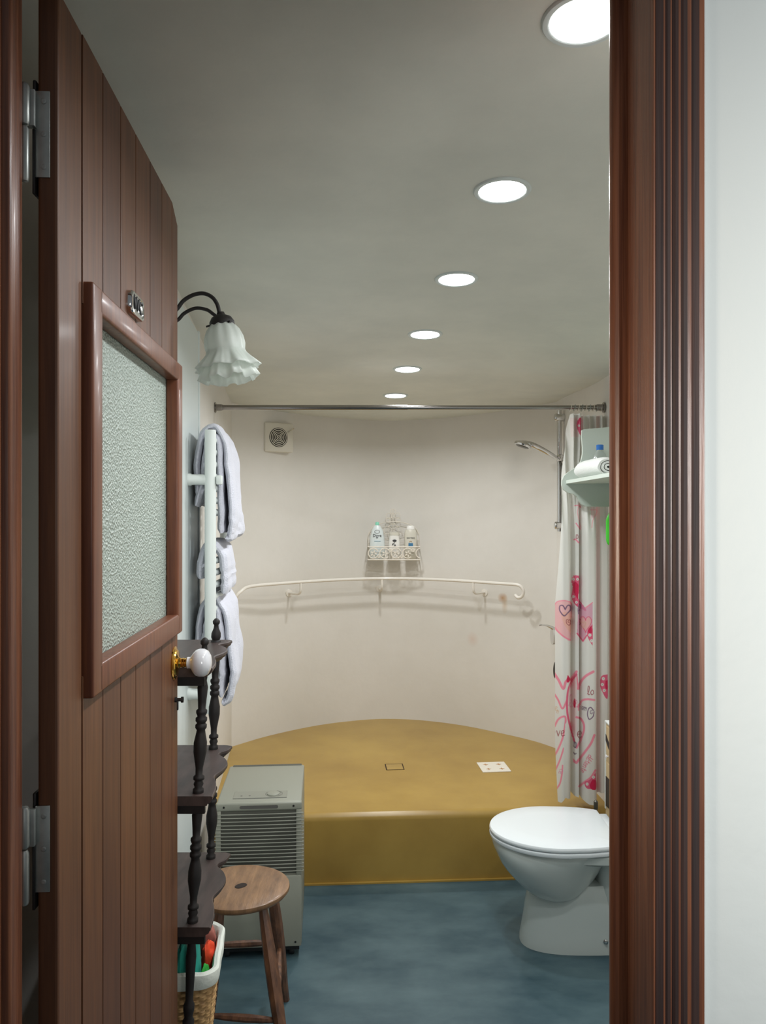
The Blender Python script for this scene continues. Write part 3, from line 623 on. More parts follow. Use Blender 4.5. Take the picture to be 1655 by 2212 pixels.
bm = NB(); tube(bm, [gc+Vector((0.050, -0.004, 0.030)), gc+Vector((0.064, -0.012, 0.040)), gc+Vector((0.080, -0.022, 0.050))], 0.0035, 8); obj('pull_tab', bm, M['chrome'], t, local=True)

# ------------------------------------------------------------------ grab rail along the curved wall
def wall_n(x):
    """point on back wall at x and inward normal"""
    for a, b_ in zip(back, back[1:]):
        if a.x <= x <= b_.x:
            s = (x-a.x)/(b_.x-a.x); p = a.lerp(b_, s); tt = (b_-a).normalized(); return p, Vector((tt.y, -tt.x, 0))
    return back[-1], Vector((-0.7, -0.7, 0))
RZ = HC-0.362
t = thing('grab_rail', 'long thin white grab rail bent along the curved back wall', 'handrail', (0, 4.45, RZ))
pr_ = []
for x in np.linspace(-0.61, 0.70, 40):
    p, n = wall_n(float(x)); pr_.append(Vector((p.x, p.y, RZ))+n*0.11)
e0 = pr_[0]; e1 = pr_[-1]
st = [Vector((-0.735, 3.93, RZ-0.085)), Vector((-0.725, 3.915, RZ-0.05)), Vector((-0.70, 3.93, RZ-0.02)), Vector((-0.665, 4.0, RZ-0.002))]
en = [Vector((e1.x+0.06, e1.y-0.055, RZ)), Vector((e1.x+0.082, e1.y-0.068, RZ-0.012)), Vector((e1.x+0.092, e1.y-0.07, RZ-0.035)), Vector((e1.x+0.085, e1.y-0.06, RZ-0.06)), Vector((e1.x+0.068, e1.y-0.045, RZ-0.068)), Vector((e1.x+0.055, e1.y-0.03, RZ-0.055))]
bm = NB(); tube(bm, crom(st+pr_+en, 3), 0.0085, 12); obj('rail_tube', bm, M['rail'], t)
for x in (-0.51, -0.02, 0.555):
    p, n = wall_n(x); a = Vector((p.x, p.y, RZ))+n*0.11; bm = NB()
    tube(bm, crom([a, a+Vector((0, 0, -0.045)), a+Vector((0, 0, -0.062))-n*0.015, a+Vector((0, 0, -0.066))-n*0.04, Vector((p.x, p.y, RZ-0.066))], 4), 0.0065, 10)
    lathe(bm, [(0.001, 0), (0.02, 0), (0.02, 0.004), (0.001, 0.006)], Matrix.Translation((p.x, p.y, RZ-0.066)) @ n.to_track_quat('Z', 'Y').to_matrix().to_4x4(), 16)
    obj('support_bracket', bm, M['rail'], t)
bm = NB(); box(bm, -0.03, 0.002, -0.03, 0.03, -0.014, 0.014, 0.004, T=Matrix.Translation((-0.735, 3.93, RZ-0.088)))
obj('end_plate', bm, M['rail'], t)

# ------------------------------------------------------------------ wire basket with bottles
p, n = wall_n(0.06); S = 4.43; u1 = 0.0026  # about 388 px per metre
bx = P(851, 0, S).x; bzb = P(0, 1209, S).z; bzt = P(0, 1181, S).z
t = thing('wire_shower_basket', 'white scrolled metal shower basket hanging on the curved back wall', 'shower basket', (bx, 4.44, bzb))
X0, X1 = P(795, 0, S).x, P(907, 0, S).x; YF = 4.42; YB = 4.535
bm = NB()
for z in (bzb, bzt): tube(bm, [(X0, YB, z), (X0, YF, z), (X1, YF, z), (X1, YB, z)], 0.0036, 6)
nsc = 5; wseg = (X1-X0)/4.55
for i in range(nsc):
    cz = (bzb+bzt)/2; r1 = 0.0275; cc = Vector((X0+0.030+wseg*i, YF, cz)); last = i == nsc-1
    if last: cc.x = X1+0.006
    tube(bm, arc3(cc, (1, 0, 0), (0, 0, 1), r1, 1.75 if last else 0.45, 4.5 if last else 2*PI-0.75, 20), 0.0034, 6)
    if not last:
        s_ = 1 if i % 2 else -1
        tube(bm, [cc+Vector((0.031+(0.0095-0.0055*q/14)*math.cos(q*0.55), 0, s_*(0.016+(0.0095-0.0055*q/14)*math.sin(q*0.55)))) for q in range(15)], 0.0030, 6)
        for a in (0.2, 1.3, 2.5, 3.7, 4.9):    # leaf fan inside the ring
            d = Vector((math.cos(a), 0, math.sin(a))); nn_ = Vector((-d.z, 0, d.x)); o_ = cc+Vector((0.002, 0.0012, -0.002))
            plate(bm, [o_+d*0.003, o_+d*0.009+nn_*0.0045, o_+d*0.016+nn_*0.003, o_+d*0.0205, o_+d*0.016-nn_*0.003, o_+d*0.009-nn_*0.0045], (0, -1, 0), 0.002)
obj('scroll_gallery', bm, M['wirewhite'], t)
bm = NB(); ZT = P(0, 1127, S).z
for (yy, k) in ((YB-0.004, 1.0),):
    tube(bm, crom([(X0, yy, bzt), (X0+0.002, yy, ZT-0.075), (X0+0.03, yy, ZT-0.028), ((X0+X1)/2-0.05, yy, ZT-0.005), ((X0+X1)/2, yy, ZT), ((X0+X1)/2+0.05, yy, ZT-0.005), (X1-0.03, yy, ZT-0.028), (X1-0.002, yy, ZT-0.075), (X1, yy, bzt)], 8), 0.0022, 6)
mxx = (X0+X1)/2-0.004
for (dx, dz, r1) in ((0, 0.058, 0.014), (-0.024, 0.032, 0.016), (0.026, 0.034, 0.016), (0.0, 0.028, 0.011), (-0.026, 0.008, 0.014), (0.028, 0.008, 0.014), (0, 0.005, 0.02), (-0.03, -0.05, 0.022), (0.03, -0.05, 0.022), (0, -0.045, 0.03)):
    tube(bm, arc3((mxx+dx, YB-0.004, ZT+dz), (1, 0, 0), (0, 0, 1), r1, -0.4, 2*PI-0.9, 18), 0.0016, 6)
tube(bm, [(mxx, YB-0.004, bzt), (mxx, YB-0.004, ZT+0.07)], 0.0018, 6)
for q in (0.33, 0.66): tube(bm, [(X0, YB-0.004, bzt+(ZT-bzt)*q*0.8), (X1, YB-0.004, bzt+(ZT-bzt)*q*0.8)], 0.0014, 5)
obj('scroll_back', bm, M['wirewhite'], t)
bm = NB()
for i in range(9): x = X0+(X1-X0)*i/8; tube(bm, [(x, YF, bzb), (x, YB, bzb)], 0.0018, 5)
obj('wire_bottom', bm, M['wirewhite'], t)
def obottle(bm, secs, n=28, T=None):
    """secs: (rx, ry, z)"""
    rings = [[(T @ Vector((rx*math.copysign(abs(math.cos(a))**0.8, math.cos(a)), ry*math.copysign(abs(math.sin(a))**0.8, math.sin(a)), z))) for a in [2*PI*k/n for k in range(n)]] for rx, ry, z in secs]
    ring_faces(bm, rings)
fwd = Matrix.Rotation(PI/2, 4, 'X')
zb = bzb+0.003
def flat_on(c, dz): return Matrix.Translation(c.location+Vector((0, -0.0236, dz))) @ fwd
b1 = thing('shampoo_bottle', 'pale blue-white pear-shaped bottle with dark script, left in the wire basket', 'bottle', (P(815, 0, 4.47).x, 4.47, zb), group='bottles in the wire basket')
bm = NB(); obottle(bm, [(0.040, 0.020, 0), (0.043, 0.022, 0.006), (0.044, 0.0235, 0.06), (0.040, 0.023, 0.12), (0.031, 0.020, 0.16), (0.020, 0.014, 0.182), (0.013, 0.011, 0.188)], T=Matrix.Translation(b1.location)); obj('bottle_body', bm, M['bottleblue'], b1)
bm = NB(); obottle(bm, [(0.011, 0.010, 0.1885), (0.011, 0.010, 0.200), (0.008, 0.008, 0.206), (0.002, 0.002, 0.207)], T=Matrix.Translation(b1.location)); obj('cap', bm, M['mint'], b1)
bm = text_bm('Dove', 0.0225, flat_on(b1, 0.131), 0.0008); obj('lettering', bm, M['ink'], b1, smooth=False)
bm = NB(); tube(bm, [b1.location+Vector((0.015*math.cos(a), -0.0245, 0.153+0.0085*math.sin(a))) for a in [2*PI*k/20 for k in range(20)]], 0.0008, 5, closed=True); obj('emblem', bm, M['ink'], b1)
bm = NB(); box(bm, -0.006, 0.005, -0.0255, -0.0225, 0.117, 0.1205, T=Matrix.Translation(b1.location)); obj('small_mark', bm, M['ink'], b1)
bm = NB(); box(bm, -0.016, 0.019, -0.0255, -0.0225, 0.0985, 0.101, T=Matrix.Translation(b1.location)); obj('pale_line', bm, M['inkpale'], b1)
b2 = thing('cream_jar', 'white jar with a dark tree motif, middle of the wire basket', 'jar', (P(852, 0, 4.47).x, 4.47, zb), group='bottles in the wire basket')
bm = NB(); obottle(bm, [(0.034, 0.022, 0), (0.036, 0.023, 0.004), (0.033, 0.022, 0.09), (0.028, 0.021, 0.125), (0.027, 0.021, 0.131)], T=Matrix.Translation(b2.location)); obj('jar_body', bm, M['bottlewhite'], b2)
bm = NB(); obottle(bm, [(0.0285, 0.0215, 0.1315), (0.029, 0.022, 0.134), (0.027, 0.021, 0.147), (0.010, 0.010, 0.150)], T=Matrix.Translation(b2.location)); obj('lid', bm, M['bottlecream'], b2)
L2 = b2.location+Vector((0, -0.0245, 0))
bm = NB(); plate(bm, [L2+Vector((0.001+0.011*math.cos(a)*(1+0.12*math.sin(5*a)), 0, 0.102+0.0065*math.sin(a))) for a in [2*PI*k/24 for k in range(24)]], (0, 1, 0), 0.003); obj('tree_print', bm, M['ink'], b2)
bm = NB(); tube(bm, crom([L2+Vector((0.001, 0.0008, 0.098)), L2+Vector((0, 0.0008, 0.088)), L2+Vector((-0.009, 0.0008, 0.086)), L2+Vector((-0.012, 0.0008, 0.078)), L2+Vector((-0.004, 0.0008, 0.081)), L2+Vector((0.008, 0.0008, 0.078)), L2+Vector((-0.002, 0.0008, 0.073)), L2+Vector((0.012, 0.0008, 0.071))], 4), 0.0013, 6); obj('deer_print', bm, M['ink'], b2)
b3 = thing('conditioner_bottle', 'cream bottle with a small blue label, right in the wire basket', 'bottle', (P(887, 0, 4.47).x, 4.47, zb), group='bottles in the wire basket')
bm = NB(); obottle(bm, [(0.030, 0.018, 0), (0.033, 0.021, 0.004), (0.0345, 0.023, 0.06), (0.0345, 0.023, 0.14), (0.031, 0.021, 0.158), (0.026, 0.019, 0.1645)], T=Matrix.Translation(b3.location)); obj('bottle_body', bm, M['bottlecream'], b3)
bm = NB(); obottle(bm, [(0.024, 0.018, 0.165), (0.023, 0.017, 0.180), (0.016, 0.014, 0.1845), (0.014, 0.012, 0.1865)], T=Matrix.Translation(b3.location)); obj('cap', bm, M['bottlewhite'], b3)
bm = text_bm('PANTENE', 0.0105, flat_on(b3, 0.117), 0.0006); obj('lettering', bm, M['ink'], b3, smooth=False)
bm = NB(); box(bm, -0.0125, 0.0125, -0.0255, -0.0225, 0.069, 0.0885, T=Matrix.Translation(b3.location)); obj('blue_label', bm, M['inkblue'], b3, smooth=False)
bm = NB(); tube(bm, arc3(b3.location+Vector((0, -0.0245, 0.094)), (1, 0, 0), (0, 0, 1), 0.006, 0, PI, 8), 0.0014, 5); obj('gold_mark', bm, M['inkgold'], b3)

# ------------------------------------------------------------------ platform drain and tile
def quadp(bm, c, hw_, hd_, z0, z1, rot, mi=0): box(bm, -hw_, hw_, -hd_, hd_, z0, z1, mi=mi, T=Matrix.Translation(c) @ Matrix.Rotation(rot, 4, 'Z'))
bm = NB(); c = Vector((0.0535, 3.70, NP)); r0 = 0.08
for (a, b_, w1, w2) in ((0, 0.042, 0.042, 0.0012), (0, -0.042, 0.042, 0.0016), (0.040, 0, 0.0024, 0.042), (-0.040, 0, 0.0026, 0.042)):
    box(bm, a-w1, a+w1, b_-w2, b_+w2, 0, 0.0012, T=Matrix.Translation(c) @ Matrix.Rotation(r0, 4, 'Z'), mi=0)
box(bm, -0.038, 0.038, -0.040, 0.040, 0, 0.0010, T=Matrix.Translation(c) @ Matrix.Rotation(r0, 4, 'Z'), mi=1)
solo('floor_drain_cover', bm, [M['drainline'], M['ochre']], 'small square ochre drain cover with a dark outline, set in the yellow platform', 'drain cover', loc=c, smooth=False)
c = Vector((0.513, 3.692, NP)); t = thing('floor_tile', 'white patterned tile lying in the yellow shower platform', 'tile', c, 0.09)
bm = NB(); box(bm, -0.066, 0.066, -0.070, 0.070, 0, 0.004, 0.001, T=Matrix.Translation(c) @ Matrix.Rotation(0.09, 4, 'Z')); obj('tile_slab', bm, M['tilew'], t, smooth=False)
bm = NB()
for sx in (-1, 1):
    for sy in (-1, 1):
        pts = [Matrix.Translation(c) @ Matrix.Rotation(0.09, 4, 'Z') @ Vector((sx*0.031+(0.013 if k % 2 == 0 else 0.005)*math.cos(PI*k/4), sy*0.032+(0.015 if k % 2 == 0 else 0.006)*math.sin(PI*k/4), 0.004)) for k in range(8)]
        plate(bm, pts, (0, 0, 1), 0.0006)
obj('star_motif', bm, M['tilemark'], t, smooth=False)

# ------------------------------------------------------------------ toilet
tc_ = Vector((0.62, 2.717, 0)); toi = thing('toilet', 'white ceramic toilet with closed lid at the right', 'toilet', (0.64, 2.717, 0))
def sellip(x0, x1, ry, z, p=2.0, n=56, yc=2.717, egg=0.0):
    cx_, rx = (x0+x1)/2, (x1-x0)/2; o = []
    for k in range(n):
        a = 2*PI*k/n; ca, sa = math.cos(a), math.sin(a)
        x = cx_+rx*math.copysign(abs(ca)**(2/p), ca); y = yc+ry*math.copysign(abs(sa)**(2/p), sa)*(1-egg*ca*0.5)
        o.append(Vector((x, y, z)))
    return o
bm = NB()
R = [(0.39, 0.80, .150, .352, 2.2, 0), (0.376, 0.81, .168, .350, 2.2, 0), (0.3725, 0.81, .172, .342, 2.2, 0), (0.375, 0.79, .170, .325, 2.2, .1), (0.384, 0.765, .165, .305, 2.2, .2), (0.394, 0.75, .158, .28, 2.1, .25), (0.410, 0.738, .148, .256, 2.1, .25),
     (0.432, 0.722, .136, .23, 2.1, .2), (0.457, 0.70, .125, .205, 2.1, .15), (0.482, 0.68, .110, .182, 2.1, .1), (0.51, 0.66, .085, .165, 2.0, 0), (0.55, 0.64, .05, .158, 2.0, 0)]
ring_faces(bm, [sellip(a, b_, ry, z, p_, egg=e) for a, b_, ry, z, p_, e in R])
R = [(0.50, 0.82, .080, .215, 2.2), (0.494, 0.84, .088, .18, 2.4), (0.489, 0.86, .091, .15, 2.5), (0.482, 0.88, .094, .10, 2.6), (0.474, 0.89, .099, .05, 2.6), (0.468, 0.89, .103, .02, 2.6), (0.466, 0.89, .104, 0.0, 2.6)]
ring_faces(bm, [sellip(a, b_, ry, z, p_) for a, b_, ry, z, p_ in R])
R = [(0.725, 0.925, .080, .33, 5), (0.722, 0.925, .084, .25, 5), (0.720, 0.925, .088, .20, 5), (0.715, 0.925, .095, .10, 5), (0.71, 0.925, .098, 0.0, 5)]
ring_faces(bm, [sellip(a, b_, ry, z, p_) for a, b_, ry, z, p_ in R])
R = [(0.55, 0.925, .158, .316, 3), (0.54, 0.93, .168, .324, 3), (0.54, 0.93, .170, .346, 3), (0.55, 0.925, .160, .352, 3)]
ring_faces(bm, [sellip(a, b_, ry, z, p_) for a, b_, ry, z, p_ in R])
obj('bowl', bm, M['ceramic'], toi)
def lidring(k, z, x0=0.362):
    o = []; n = 60; xb = 0.772
    for i in range(n+1):
        a = PI/2+PI*i/n; o.append((0.585+0.222*math.cos(a), 0.189*math.sin(a)))
    o += [(0.66, -0.185), (0.72, -0.174), (xb-0.01, -0.158), (xb, -0.150), (xb, 0.0), (xb, 0.150), (xb-0.01, 0.158), (0.72, 0.174), (0.66, 0.185)]
    cx_, cy_ = 0.58, 0
    return [Vector((cx_+(x-cx_)*k, 2.717+y*k, z)) for x, y in o]
bm = NB(); ring_faces(bm, [lidring(0.955, 0.353), lidring(0.985, 0.354), lidring(0.995, 0.359), lidring(0.992, 0.365), lidring(0.97, 0.3675)])
for (x, y) in ((0.45, -0.115), (0.60, -0.165), (0.66, -0.155)): lathe(bm, [(0.006, 0.346), (0.006, 0.356)], Matrix.Translation((x, 2.717+y, 0)), 10)
obj('toilet_seat', bm, M['seatplastic'], toi)
bm = NB(); ring_faces(bm, [lidring(0.965, 0.3705), lidring(0.985, 0.371), lidring(0.995, 0.375), lidring(0.993, 0.380), lidring(0.98, 0.3845), lidring(0.93, 0.387), lidring(0.6, 0.389), lidring(0.2, 0.3895)])
obj('lid', bm, M['seatplastic'], toi)
bm = NB(); box(bm, 0.765, 0.80, 2.58, 2.85, 0.352, 0.378, 0.004); obj('seat_hinge', bm, M['seatplastic'], toi)
bm = NB(); box(bm, 0.852, 0.932, 2.55, 2.875, 0.352, 0.74, 0.02, 4); box(bm, 0.846, 0.933, 2.545, 2.88, 0.735, 0.765, 0.008, 3); obj('cistern', bm, M['ceramic'], toi)
bm = NB(); lathe(bm, [(0.001, -0.002), (0.008, -0.002), (0.008, 0.002), (0.005, 0.004), (0.005, 0.009), (0.001, 0.010)], Matrix.Translation((0.732, 2.6165, 0.044)) @ Matrix.Rotation(PI/2, 4, 'X'), 14); obj('fixing_bolt', bm, M['chrome'], toi)
bm = NB(); lathe(bm, [(0.030, 0.0), (0.030, 0.10), (0.027, 0.105), (0.012, 0.107), (0.007, 0.13), (0.006, 0.34), (0.008, 0.345), (0.008, 0.372), (0.002, 0.378)], Matrix.Translation((0.798, 2.985, 0)), 18)
solo('toilet_brush', bm, M['hose'], 'grey toilet brush handle standing up behind the toilet lid', 'toilet brush', loc=(0.80, 2.985, 0))

# ------------------------------------------------------------------ patterned cabinet sliver at the right
t = thing('painted_cabinet', 'narrow beige cabinet with dark diagonal painted pattern, cut off by the door frame', 'cabinet', (0.885, 2.94, 0))
yF, yN = 2.985, 2.897; cx0 = P(1308.5, 0, yF).x; zt = P(0, 1556, yF).z; cx1 = 0.922
def FP(px, py):   # point on the face that looks into the room, from its place along the face
    k = (px-CX)/F; Y = cx0/k; return Vector((cx0, Y, HC-(py-CY)/F*Y))
bm = NB(); box(bm, cx0, cx1, yN, yF, 0.0, zt-0.006, 0.001); obj('cabinet_body', bm, M['beigebox'], t, smooth=False)
bm = NB(); box(bm, cx0-0.003, cx1+0.002, yN-0.003, yF+0.003, zt-0.006, zt, 0.001); obj('cabinet_top', bm, M['white'], t, smooth=False)
bm = NB(); box(bm, cx0-0.003, cx0+0.003, yF-0.008, yF+0.002, P(0, 1745, yF).z, zt-0.0065); obj('white_edging', bm, M['white'], t, smooth=False)
for (ya, yb) in ((1566, 1622), (1643, 1742)):
    bm = NB(); box(bm, cx0-0.0015, cx0+0.001, yN+0.004, yF-0.012, P(0, yb, yF).z, P(0, ya, yF).z, 0.0005); dfr = obj('drawer_front', bm, M['beigebox'], t, smooth=False)
def band(pts):
    bm = NB(); plate(bm, [FP(x, y)+Vector((-0.0015, 0, 0)) for x, y in pts], (-1, 0, 0), 0.001); obj('painted_motif', bm, M['blackbox'], t, smooth=False)
band([(1309.6, 1585), (1312, 1590), (1315, 1600), (1318, 1606), (1320, 1612), (1320, 1624), (1316, 1618), (1312, 1606), (1309.6, 1598)])
band([(1310, 1676), (1314, 1680), (1320, 1687), (1321, 1752), (1316, 1746), (1310, 1740)])
bm = NB(); lathe(bm, [(0.003, -0.001), (0.003, 0.004), (0.0065, 0.006), (0.0065, 0.010), (0.001, 0.012)], Matrix.Translation(FP(1314, 1634)) @ Matrix.Rotation(-PI/2, 4, 'Y'), 14); obj('knob', bm, M['porcelain'], dfr)

# ------------------------------------------------------------------ white wall shelf with scalloped ends
SYf = 3.10; shx = P(1216, 0, SYf).x
t = thing('wall_shelf', 'pale painted wall shelf with wavy side board on the right wall', 'shelf', (0.80, 2.8, HC+0.12))
def side_board(Y):
    k = SYf/1.0
    pts = [(1330, 919), (1300, 924), (1262, 927), (1257.5, 929), (1257, 945), (1259, 965), (1259, 980), (1256, 995), (1250, 1006), (1238, 1014), (1228, 1020), (1219, 1028), (1214.5, 1038), (1214, 1048), (1218, 1058), (1227, 1064), (1238, 1067), (1246, 1072), (1250, 1080), (1256, 1089), (1266, 1094), (1330, 1095)]
    P3 = [P(x, y, SYf) for x, y in pts]; d = Y-SYf
    b_ = NB(); P3 = [Vector((p.x, Y, p.z)) for p in P3]
    P3[0].x = P3[-1].x = 0.925+(3.1-Y)*0.07; plate(b_, P3, (0, 1, 0), 0.016); return b_
obj('side_board', side_board(SYf), M['shelfwhite'], t)
obj('side_board', side_board(2.36), M['shelfwhite'], t)
sz = P(0, 1045, SYf).z
bm = NB()
prism(bm, [(shx+0.012, SYf), (shx+0.012, 2.376), (0.965, 2.376), (0.925, SYf)], sz, sz+0.013); obj('shelf_board', bm, M['shelfwhite'], t, smooth=False)
ST = sz+0.0135
# rolled towel on it
def rolled(bm, cx_, r0, y0, y1, z0, turns=2.6, squash=0.78):
    rings = []; N = 70; tk = 0.010
    def prof():
        out = []; inn = []
        for i in range(N+1):
            a = 2*PI*turns*i/N; r = 0.005+(r0-0.005)*i/N; tt = tk*0.48*(0.3+0.7*min(1, min(i, N-i)/4))
            for lst, s in ((out, 1), (inn, -1)): lst.append((cx_+(r+s*tt)*math.cos(a+0.5), z0+squash*r0+0.006+squash*(r+s*tt)*math.sin(a+0.5)))
        return out+inn[::-1]
    pr2 = prof()
    for j in range(13):
        y = y0+(y1-y0)*j/12; e = 1-0.12*(abs(j-6)/6)**6
        rings.append([Vector((cx_+(x-cx_)*e*(1+0.02*noise.noise(Vector((x*20, y*12, z*20)))), y+0.004*noise.noise(Vector((x*60, 0, z*60))), z0+(z-z0)*e)) for x, z in pr2])
    ring_faces(bm, rings)
bm = NB(); rolled(bm, 0.782, 0.041, 2.75, 3.02, ST)
for v in bm.verts: v.co.x += -0.02*(v.co.y-2.72)/0.31; v.co.z = max(v.co.z, ST+0.0005)
solo('rolled_towel', bm, M['towelw'], 'rolled white towel lying on the pale wall shelf', 'towel', loc=(0.78, 2.87, ST))
b4 = thing('plastic_bottle', 'clear bottle with a bright blue cap behind the rolled towel on the wall shelf', 'bottle', (P(1297, 0, 3.03).x+0.004, 3.03+0.02, ST))
BL = Matrix.Translation(b4.location); zt_ = P(0, 971, 3.05).z-ST
bm = NB(); obottle(bm, [(0.026, 0.024, 0), (0.028, 0.026, 0.004), (0.028, 0.026, zt_-0.04), (0.022, 0.02, zt_-0.02), (0.013, 0.013, zt_-0.006), (0.012, 0.012, zt_-0.001)], T=BL); obj('bottle_body', bm, M['clearpl'], b4)
bm = NB(); lathe(bm, [(0.001, zt_-0.002), (0.0135, zt_-0.002), (0.0138, zt_+0.016), (0.012, zt_+0.018), (0.001, zt_+0.0185)], BL, 24); obj('cap', bm, M['bluecap'], b4)
# green thing hanging below the shelf
gy = 3.0; bm = NB(); rings = []
for k in range(17):
    s = k/16; z = P(0, 1098, gy).z+(P(0, 1181, gy).z-P(0, 1098, gy).z)*s; hw_ = 0.036*(0.55+0.45*sm(s*3))*math.sqrt(max(0.02, 1-((s-0.55)/0.47)**6 if s > 0.55 else 1))
    rings.append([Vector((0.876+hw_*math.cos(a), gy+0.012*math.sin(a), z)) for a in [2*PI*i/24 for i in range(24)]])
ring_faces(bm, rings)
tube(bm, [(0.876, gy, P(0, 1100, gy).z), (0.876, gy, P(0, 1092, gy).z)], 0.004, 8)
solo('bath_pouch', bm, M['lime'], 'bright lime green item hanging under the wall shelf, mostly hidden by the door frame', 'bath accessory', loc=(0.876, gy, HC))

# ------------------------------------------------------------------ towel radiator
def LP(v, y, z): return Vector((LWx(y)+v, y, z))
rad = thing('towel_radiator', 'white ladder towel radiator on the left wall, seen end-on', 'radiator', LP(0.0, 2.65, 0.84))
RT, RB, RN, RF = 1.706, 0.845, 2.42, 2.86
for y in (RN, RF):
    bm = NB(); lathe(bm, [(0.002, RB), (0.0165, RB+0.001), (0.0172, RB+0.006), (0.0172, RT-0.006), (0.016, RT-0.001), (0.002, RT)], Matrix.Translation(LP(0.08, y, 0)), 20); obj('upright_tube', bm, M['white'], rad)
bm = NB(); lathe(bm, [(0.0001, RT-0.001), (0.008, RT), (0.008, RT+0.002), (0.0001, RT+0.0022)], Matrix.Translation(LP(0.08, RN, 0)), 14); obj('vent_plug', bm, M['steeldark'], rad)
zz = RT-0.03; k = 0
while zz > RB+0.02:
    if k not in (7, 8, 15, 16):
        bm = NB(); tube(bm, crom([LP(0.08, RN, zz), LP(0.094, RN+0.07, zz), LP(0.100, (RN+RF)/2, zz), LP(0.094, RF-0.07, zz), LP(0.08, RF, zz)], 5), 0.0105, 10); obj('rung', bm, M['white'], rad)
    zz -= 0.037; k += 1
for z in (P(0, 1036, RN).z, P(0, 1500, RN).z):
    for y in (RN, RF):
        bm = NB(); lathe(bm, [(0.001, 0.0), (0.019, 0.0), (0.019, 0.008), (0.0165, 0.012), (0.0165, 0.06), (0.019, 0.061), (0.019, 0.066)], Matrix.Translation(LP(0.012, y+0.004, z)) @ Matrix.Rotation(PI/2, 4, 'Y'), 18)
        obj('wall_bracket', bm, M['white'], rad)
bm = NB(); box(bm, -0.004, 0.012, -0.006, 0.02, -0.014, 0.014, 0.003, T=Matrix.Translation(LP(0.103, RN-0.005, P(0, 1037, RN).z))); obj('clamp', bm, M['white'], rad)

def towel(name, label, centre, y0, y1, th, mt, bulge=0.008, seed=0, band=None, fold=True):
    """centre: list of (v, z) of the draped centreline; folded double, rounded edges"""
    cl = crom([Vector((v, 0, z)) for v, z in centre], 8); n = len(cl); ny = 26; rings = []
    for j in range(ny+1):
        s = j/ny; y = y0+(y1-y0)*s; e = min(s, 1-s)*(y1-y0); ed = math.sqrt(max(0.0, 1-(1-min(1, e/(th*0.6)))**2)) if e < th*0.6 else 1.0
        ed = 0.25+0.75*ed; out = []; inn = []
        for i, p in enumerate(cl):
            t_ = (cl[min(i+1, n-1)]-cl[max(i-1, 0)]).normalized(); nn = Vector((-t_.z, 0, t_.x))
            q = min(i, n-1-i); ee = (0.5, 0.88, 1.0)[min(q, 2)]
            w = noise.noise(Vector((i*0.13+seed, y*7, seed)))*bulge+noise.noise(Vector((i*0.4, y*22, seed+5)))*bulge*0.35
            sg = 0.0
            if fold and 0.42 < s < 0.62: sg = -0.005*math.sin((s-0.42)/0.2*PI)
            pc = Vector((p.x, 0, p.z))
            if i < 5 or i > n-6: pc.z += noise.noise(Vector((y*9+seed, i, 2)))*0.010
            bnd = 0.0
            if band:
                for zb_ in band:
                    if abs(p.z-zb_) < 0.005 and i > n/2: bnd = -0.0028
            for lst, sgn in ((out, 1), (inn, -1)):
                c_ = pc+nn*sgn*(th/2*ed*ee+sg+bnd)+nn*w
                lst.append(LP(c_.x, y, c_.z))
        rings.append(out+inn[::-1])
    bm = NB(); ring_faces(bm, rings)
    return solo(name, bm, mt, label, 'towel', 'towels on the radiator', loc=LP(0.1, (y0+y1)/2, centre[len(centre)//2][1]))
# each folded towel shows two layers at its near end
def two_layer(name, label, outer, inner, y0, y1, th, seed, band=None):
    t = thing(name, label, 'towel', LP(0.1, (y0+y1)/2, outer[-1][1]), group='towels on the radiator')
    for nm, c_, dy, sd in (('outer_layer', outer, 0.0, seed), ('inner_layer', inner, -0.006, seed+9)):
        o = towel(nm, None, c_, y0+dy, y1+dy, th, M['towel'], seed=sd, band=band)
        for k_ in ('label', 'category', 'group'):
            if k_ in o: del o[k_]
        o.location = world(t).inverted() @ o.location; o.parent = t
two_layer('bath_towel', 'lavender-white bath towel folded over the top of the radiator',
          [(0.040, 1.500), (0.036, 1.58), (0.045, 1.66), (0.065, 1.712), (0.095, 1.718), (0.118, 1.67), (0.130, 1.58), (0.139, 1.47), (0.143, 1.405), (0.136, 1.378), (0.122, 1.374)],
          [(0.030, 1.475), (0.055, 1.56), (0.062, 1.64), (0.072, 1.685), (0.092, 1.690), (0.103, 1.64), (0.106, 1.55), (0.108, 1.45), (0.110, 1.390)], 2.455, 2.80, 0.020, 1)
towel('hand_towel', 'lavender-white hand towel with ribbed bands hanging below the top towel',
      [(0.045, 1.25), (0.05, 1.31), (0.065, 1.348), (0.090, 1.354), (0.110, 1.325), (0.118, 1.27), (0.120, 1.205)], 2.445, 2.74, 0.026, M['towel'], bulge=0.004, seed=3, band=(1.265, 1.243))
two_layer('bath_towel', 'lavender-white bath towel on the lowest rungs behind the dark corner stand',
          [(0.032, 0.96), (0.036, 1.06), (0.048, 1.15), (0.070, 1.192), (0.098, 1.190), (0.122, 1.14), (0.134, 1.05), (0.143, 0.96), (0.136, 0.90), (0.124, 0.868), (0.110, 0.866)],
          [(0.052, 0.98), (0.056, 1.06), (0.064, 1.12), (0.076, 1.155), (0.092, 1.152), (0.102, 1.10), (0.106, 1.00), (0.108, 0.94), (0.106, 0.885)], 2.455, 2.80, 0.020, 6)

